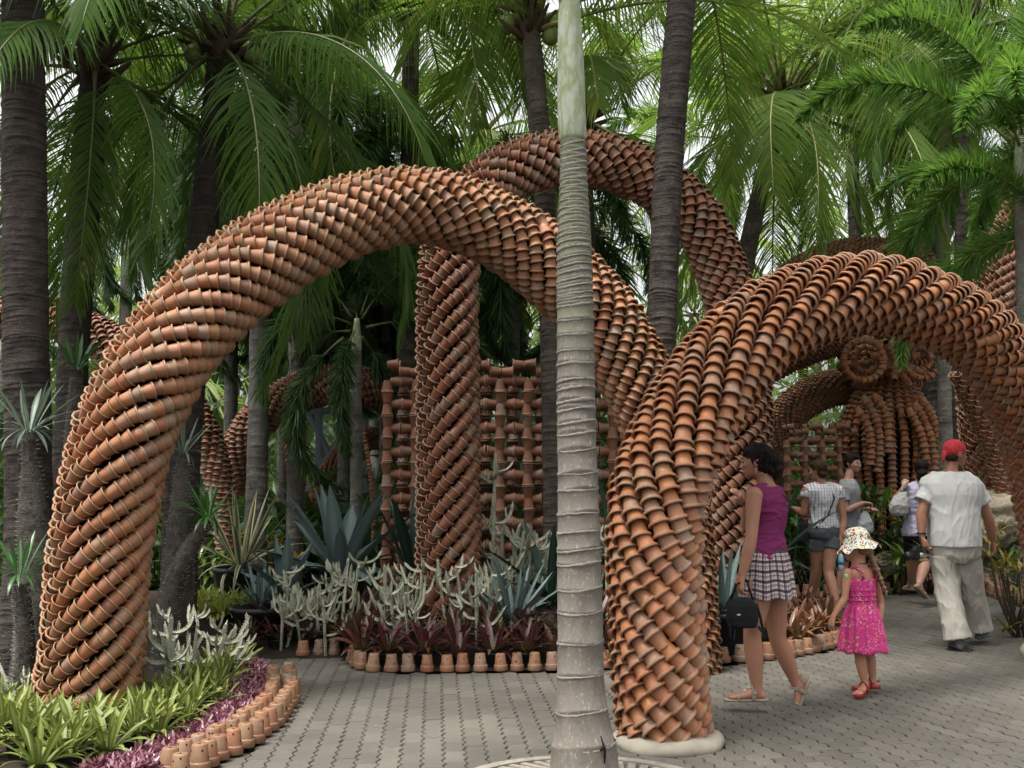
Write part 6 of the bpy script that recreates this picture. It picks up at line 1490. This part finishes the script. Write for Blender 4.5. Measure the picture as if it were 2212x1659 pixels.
# 5 --- woman with the shoulder bag
def woman_lavender():
    s = Fig('woman in a lavender top and black shorts with a pale bag on her shoulder', 1988, 13.0, (-.15, .98), 1.62, SK_FAIR, 1.05)
    pel = s.J(1985, 1152); nk = s.J(1987, 1044); s.torso(pel, nk, 1.1, 1.1); s.head(s.J(1990, 1014), (.25, .96), -.1, nk, 1.02, face=False)
    ls, rs_ = s.J(1960, 1060), s.J(2014, 1060); le, lw = s.J(1932, 1082, .05), s.J(1953, 1052, -.12); s.arm(ls, le, lw, 1.1); s.hand(lw, (.4, .2, 1), (.5, .8, 0), .8, 1, 1); re, rw = s.J(2022, 1110), s.J(2018, 1150); s.arm(rs_, re, rw, 1.1); s.hand(rw, (0, 0, -1), (-1, 0, 0), .5, 1, 1)
    la, ra = s.J(1968, 1262, .3), s.J(1985, 1262, -.25); s.leg(s.J(1973, 1170), s.J(1972, 1222, .1), la, 1.12); s.leg(s.J(1998, 1170), s.J(1998, 1218, -.1), ra, 1.15)
    f1 = s.foot(la, (-.1, 1), .05); f2 = s.foot(ra, (.7, .5), .65); s.finish(.008); s.sole(f1, C_SAND); s.sole(f2, C_SAND)
    tb = MB(); s.torso(pel, nk, 1.1, 1.1, mb=tb, grow=.022, t0=-.05, t1=.98)
    for q in (ls, rs_): limb(tb, [nk - s.u * .03, (nk + q) / 2, q], [.055, .062, .074])
    s.arm(ls, le, lw, 1.2, mb=tb, grow=.012, upto=2); s.arm(rs_, re, rw, 1.2, mb=tb, grow=.012, upto=2); remeshed(tb, 'top', C_LAV, s.root, .008, 4, .01, .07, folds=(.007, (6, 6, 12), .4))
    sh = MB(); s.torso(pel, nk, 1.1, 1.12, mb=sh, grow=.012, t0=-.2, t1=.08)
    for a, b in ((s.J(1973, 1170), s.J(1972, 1222, .1)), (s.J(1998, 1170), s.J(1998, 1218, -.1))): limb(sh, [a, a + (b - a) * .62], [.115, .10])
    remeshed(sh, 'shorts', C_BLACK, s.root, .008, 3, .01, .08)
    def ex(mb, M, k):
        for p, r in (((0, -.07, -.06), .065), ((.02, -.075, -.11), .05), ((-.02, -.07, -.10), .05)): mb.ball(s.hp(*p), r * k, 0, 12, 8)
    s.hair(M_HAIR, ex, strands=60, length=.06)
    c = s.J(1942, 1085, -.12) + s.o; b = thing('shoulder_bag', 'pale grey slouchy shoulder bag behind the woman in lavender', 'bag', tuple(c)); bb = MB()
    ringloft(bb, [((x, 0, z), np.array([1, 0, 0.]), np.array([0, 1., 0]), rx, ry) for x, z, rx, ry in ((-.01, -.16, .05, .04), (0, -.13, .11, .07), (0, -.04, .12, .09), (.02, .05, .09, .07), (.05, .12, .04, .03))], 22); remeshed(bb, 'bag_body', C_BAG, b, .008, 3, .03, .06)
    t = MB(); t.tube([(.02, -.02, .08), (.05, -.01, .20), (.09, .02, .25), (.12, .05, .22)], .014, 8); t.build('strap', C_BAG, b)
woman_lavender()

# 6 --- man in white
def man_white():
    s = Fig('man in white t-shirt, beige trousers and red bandana walking away, camera in hand', 2070, 9.8, (.12, .99), 1.83, SK_TAN, 1.12, False)
    pel = s.J(2063, 1182); nk = s.J(2052, 1018); s.torso(pel, nk, 1.02, 1.12, belly=.02); s.head(s.J(2064, 981), (.93, .30), -.05, nk, .97)
    ls, rs_ = s.J(2012, 1050), s.J(2106, 1054); le, lw = s.J(1991, 1108, -.04), s.J(1991, 1158, -.06); s.arm(ls, le, lw, 1.15); s.hand(lw, (.15, .0, -1), (.9, .1, 0), .75, 1, 1)
    re, rw = s.J(2134, 1116, .0), s.J(2146, 1168, .06); s.arm(rs_, re, rw, 1.2); s.hand(rw, (.05, .1, -1), (-.9, .2, 0), .35, 1, 1)
    la, ra = s.J(2070, 1378, -.2), s.J(2116, 1358, .15); f1 = s.foot(la, (.1, .95), .05, .26); f2 = s.foot(ra, (.55, .8), .05, .26); s.leg(s.J(2040, 1215), s.J(2050, 1290, -.05), la, 1.0); s.leg(s.J(2088, 1215), s.J(2102, 1285, .1), ra, 1.0); s.finish(.0065)
    s.sole(f1, C_SHOE, 'shoe', False, .022); s.sole(f2, C_SHOE, 'shoe', False, .022)
    for f in (f1, f2):
        h, d, sd, up, L = f; t = MB(); ringloft(t, [(h + d * L * q + up * hh, sd, up, a, b) for q, hh, a, b in ((-.03, .02, .02, .03), (.1, .035, .04, .045), (.35, .035, .044, .045), (.7, .018, .05, .03), (1.02, .01, .035, .016))], 18); remeshed(t, 'shoe_upper', C_SHOE, s.root, .007, 2)
    tb = MB(); s.torso(pel, nk, 1.04, 1.2, mb=tb, grow=.028, t0=.01, t1=.99, belly=.02); s.arm(ls, le, lw, 1.3, mb=tb, grow=.02, upto=3); s.arm(rs_, re, rw, 1.3, mb=tb, grow=.02, upto=3)
    limb(tb, [ls, s.J(1994, 1084, -.02)], [.068, .088]); limb(tb, [rs_, s.J(2125, 1086, 0)], [.068, .088]); remeshed(tb, 't_shirt', C_WHITE, s.root, .0065, 4, .008, .2, folds=(.009, (7, 7, 2.6), .9))
    tr_ = MB(); s.torso(pel, nk, 1.04, 1.15, mb=tr_, grow=.02, t0=-.2, t1=.12)
    limb(tr_, [s.J(2040, 1200), s.J(2044, 1250), s.J(2051, 1300, -.08), s.J(2062, 1350, -.17), s.J(2069, 1382, -.2)], [.125, .118, .105, .108, .122]); limb(tr_, [s.J(2086, 1200), s.J(2093, 1250, .05), s.J(2102, 1300, .1), s.J(2112, 1340, .14), s.J(2116, 1362, .15)], [.125, .12, .108, .112, .125])
    remeshed(tr_, 'trousers', C_BEIGE, s.root, .007, 3, .01, .2, folds=(.012, (9, 9, 2.8), .5))
    mb = MB(); M = np.column_stack([s.hr, s.hf, s.hu]); k = s.hk; mb.ball(s.hp(0, -.015, .040), np.array([.083, .103, .086]) * k, 0, 22, 14, M); mb.ball(s.hp(0, -.11, -.005), np.array([.025, .03, .03]) * k, 0, 10, 7, M); mb.ball(s.hp(.01, -.13, -.04), np.array([.018, .012, .035]) * k, 0, 10, 7, M)
    remeshed(mb, 'bandana', C_BAND, s.root, .005, 2, .006, .03); h2 = MB(); h2.ball(s.hp(0, -.045, -.025), np.array([.070, .055, .045]) * k, 0, 16, 10, M); h2.build('hair', M_HAIRB, s.root)
    g = MB()
    for sd in (-1, 1): g.ball(s.hp(sd * .033, .090, .0), np.array([.024, .008, .016]) * k, 0, 12, 7, M); g.tube([s.hp(sd * .055, .085, .004), s.hp(sd * .078, .03, .008), s.hp(sd * .080, -.02, .002)], .003, 6)
    g.build('sunglasses', M_BLACK, s.root)
    w_ = MB(); t = np.linspace(0, 2 * np.pi, 24); w_.tube([lw + (le - lw) * .12 + s.r * math.cos(x) * .034 + s.f * math.sin(x) * .032 for x in t], .009, 6); w_.build('wristwatch', M_BLACK, s.root)
    c = s.J(1980, 1196, -.08) + s.o; b = thing('camera', 'black camera with a lens hanging in the left hand of the man in white', 'camera', tuple(c), .3); t = MB(); t.box((0, 0, 0), (.11, .05, .085)); t.box((.0, 0, .05), (.05, .045, .03)); remeshed(t, 'camera_body', M_BLACK, b, .006, 2)
    t = MB(); t.tube([(-.05, 0, -.01), (-.09, -.01, -.015), (-.12, -.015, -.02)], [.034, .036, .038], 20); t.build('lens', M_BLACK, b); t = MB(); t.box((.035, -.0265, -.012), (.036, .004, .04)); t.build('camera_screen', m_plain('camera_screen', (.35, .36, .38), .2, .6, bump=0), b)
    t = MB(); t.tube([(.05, 0, .03), (.06, .01, .08), (.03, .0, .11), (.045, .0, .12)], .006, 6); t.build('strap', C_BLACK, b)
man_white()

dg = bpy.context.evaluated_depsgraph_get()
done = [(o, bpy.data.meshes.new_from_object(o.evaluated_get(dg))) for o in PENDING]
for o, me in done:
    if o.name in FOLDS:
        amp, fr, shear = FOLDS[o.name]; n = len(me.vertices); co = np.empty(n * 3, np.float32); no = np.empty(n * 3, np.float32)
        me.vertices.foreach_get('co', co); me.vertices.foreach_get('normal', no); co = co.reshape(-1, 3); no = no.reshape(-1, 3)
        h = np.array([(1 - abs(noise.noise(Vector((x * fr[0] + z * shear * 4, y * fr[1], z * fr[2]))) * 2.2)) ** 2 + .5 * (1 - abs(noise.noise(Vector((x * fr[0] * 2 - z * shear * 5, y * fr[1] * 2, z * fr[2] * 1.7 + 9))) * 2.2)) ** 2 for x, y, z in co.tolist()])
        co += no * (amp * (h - .6))[:, None].astype(np.float32); me.vertices.foreach_set('co', co.ravel()); me.update()
    o.modifiers.clear(); o.data = me
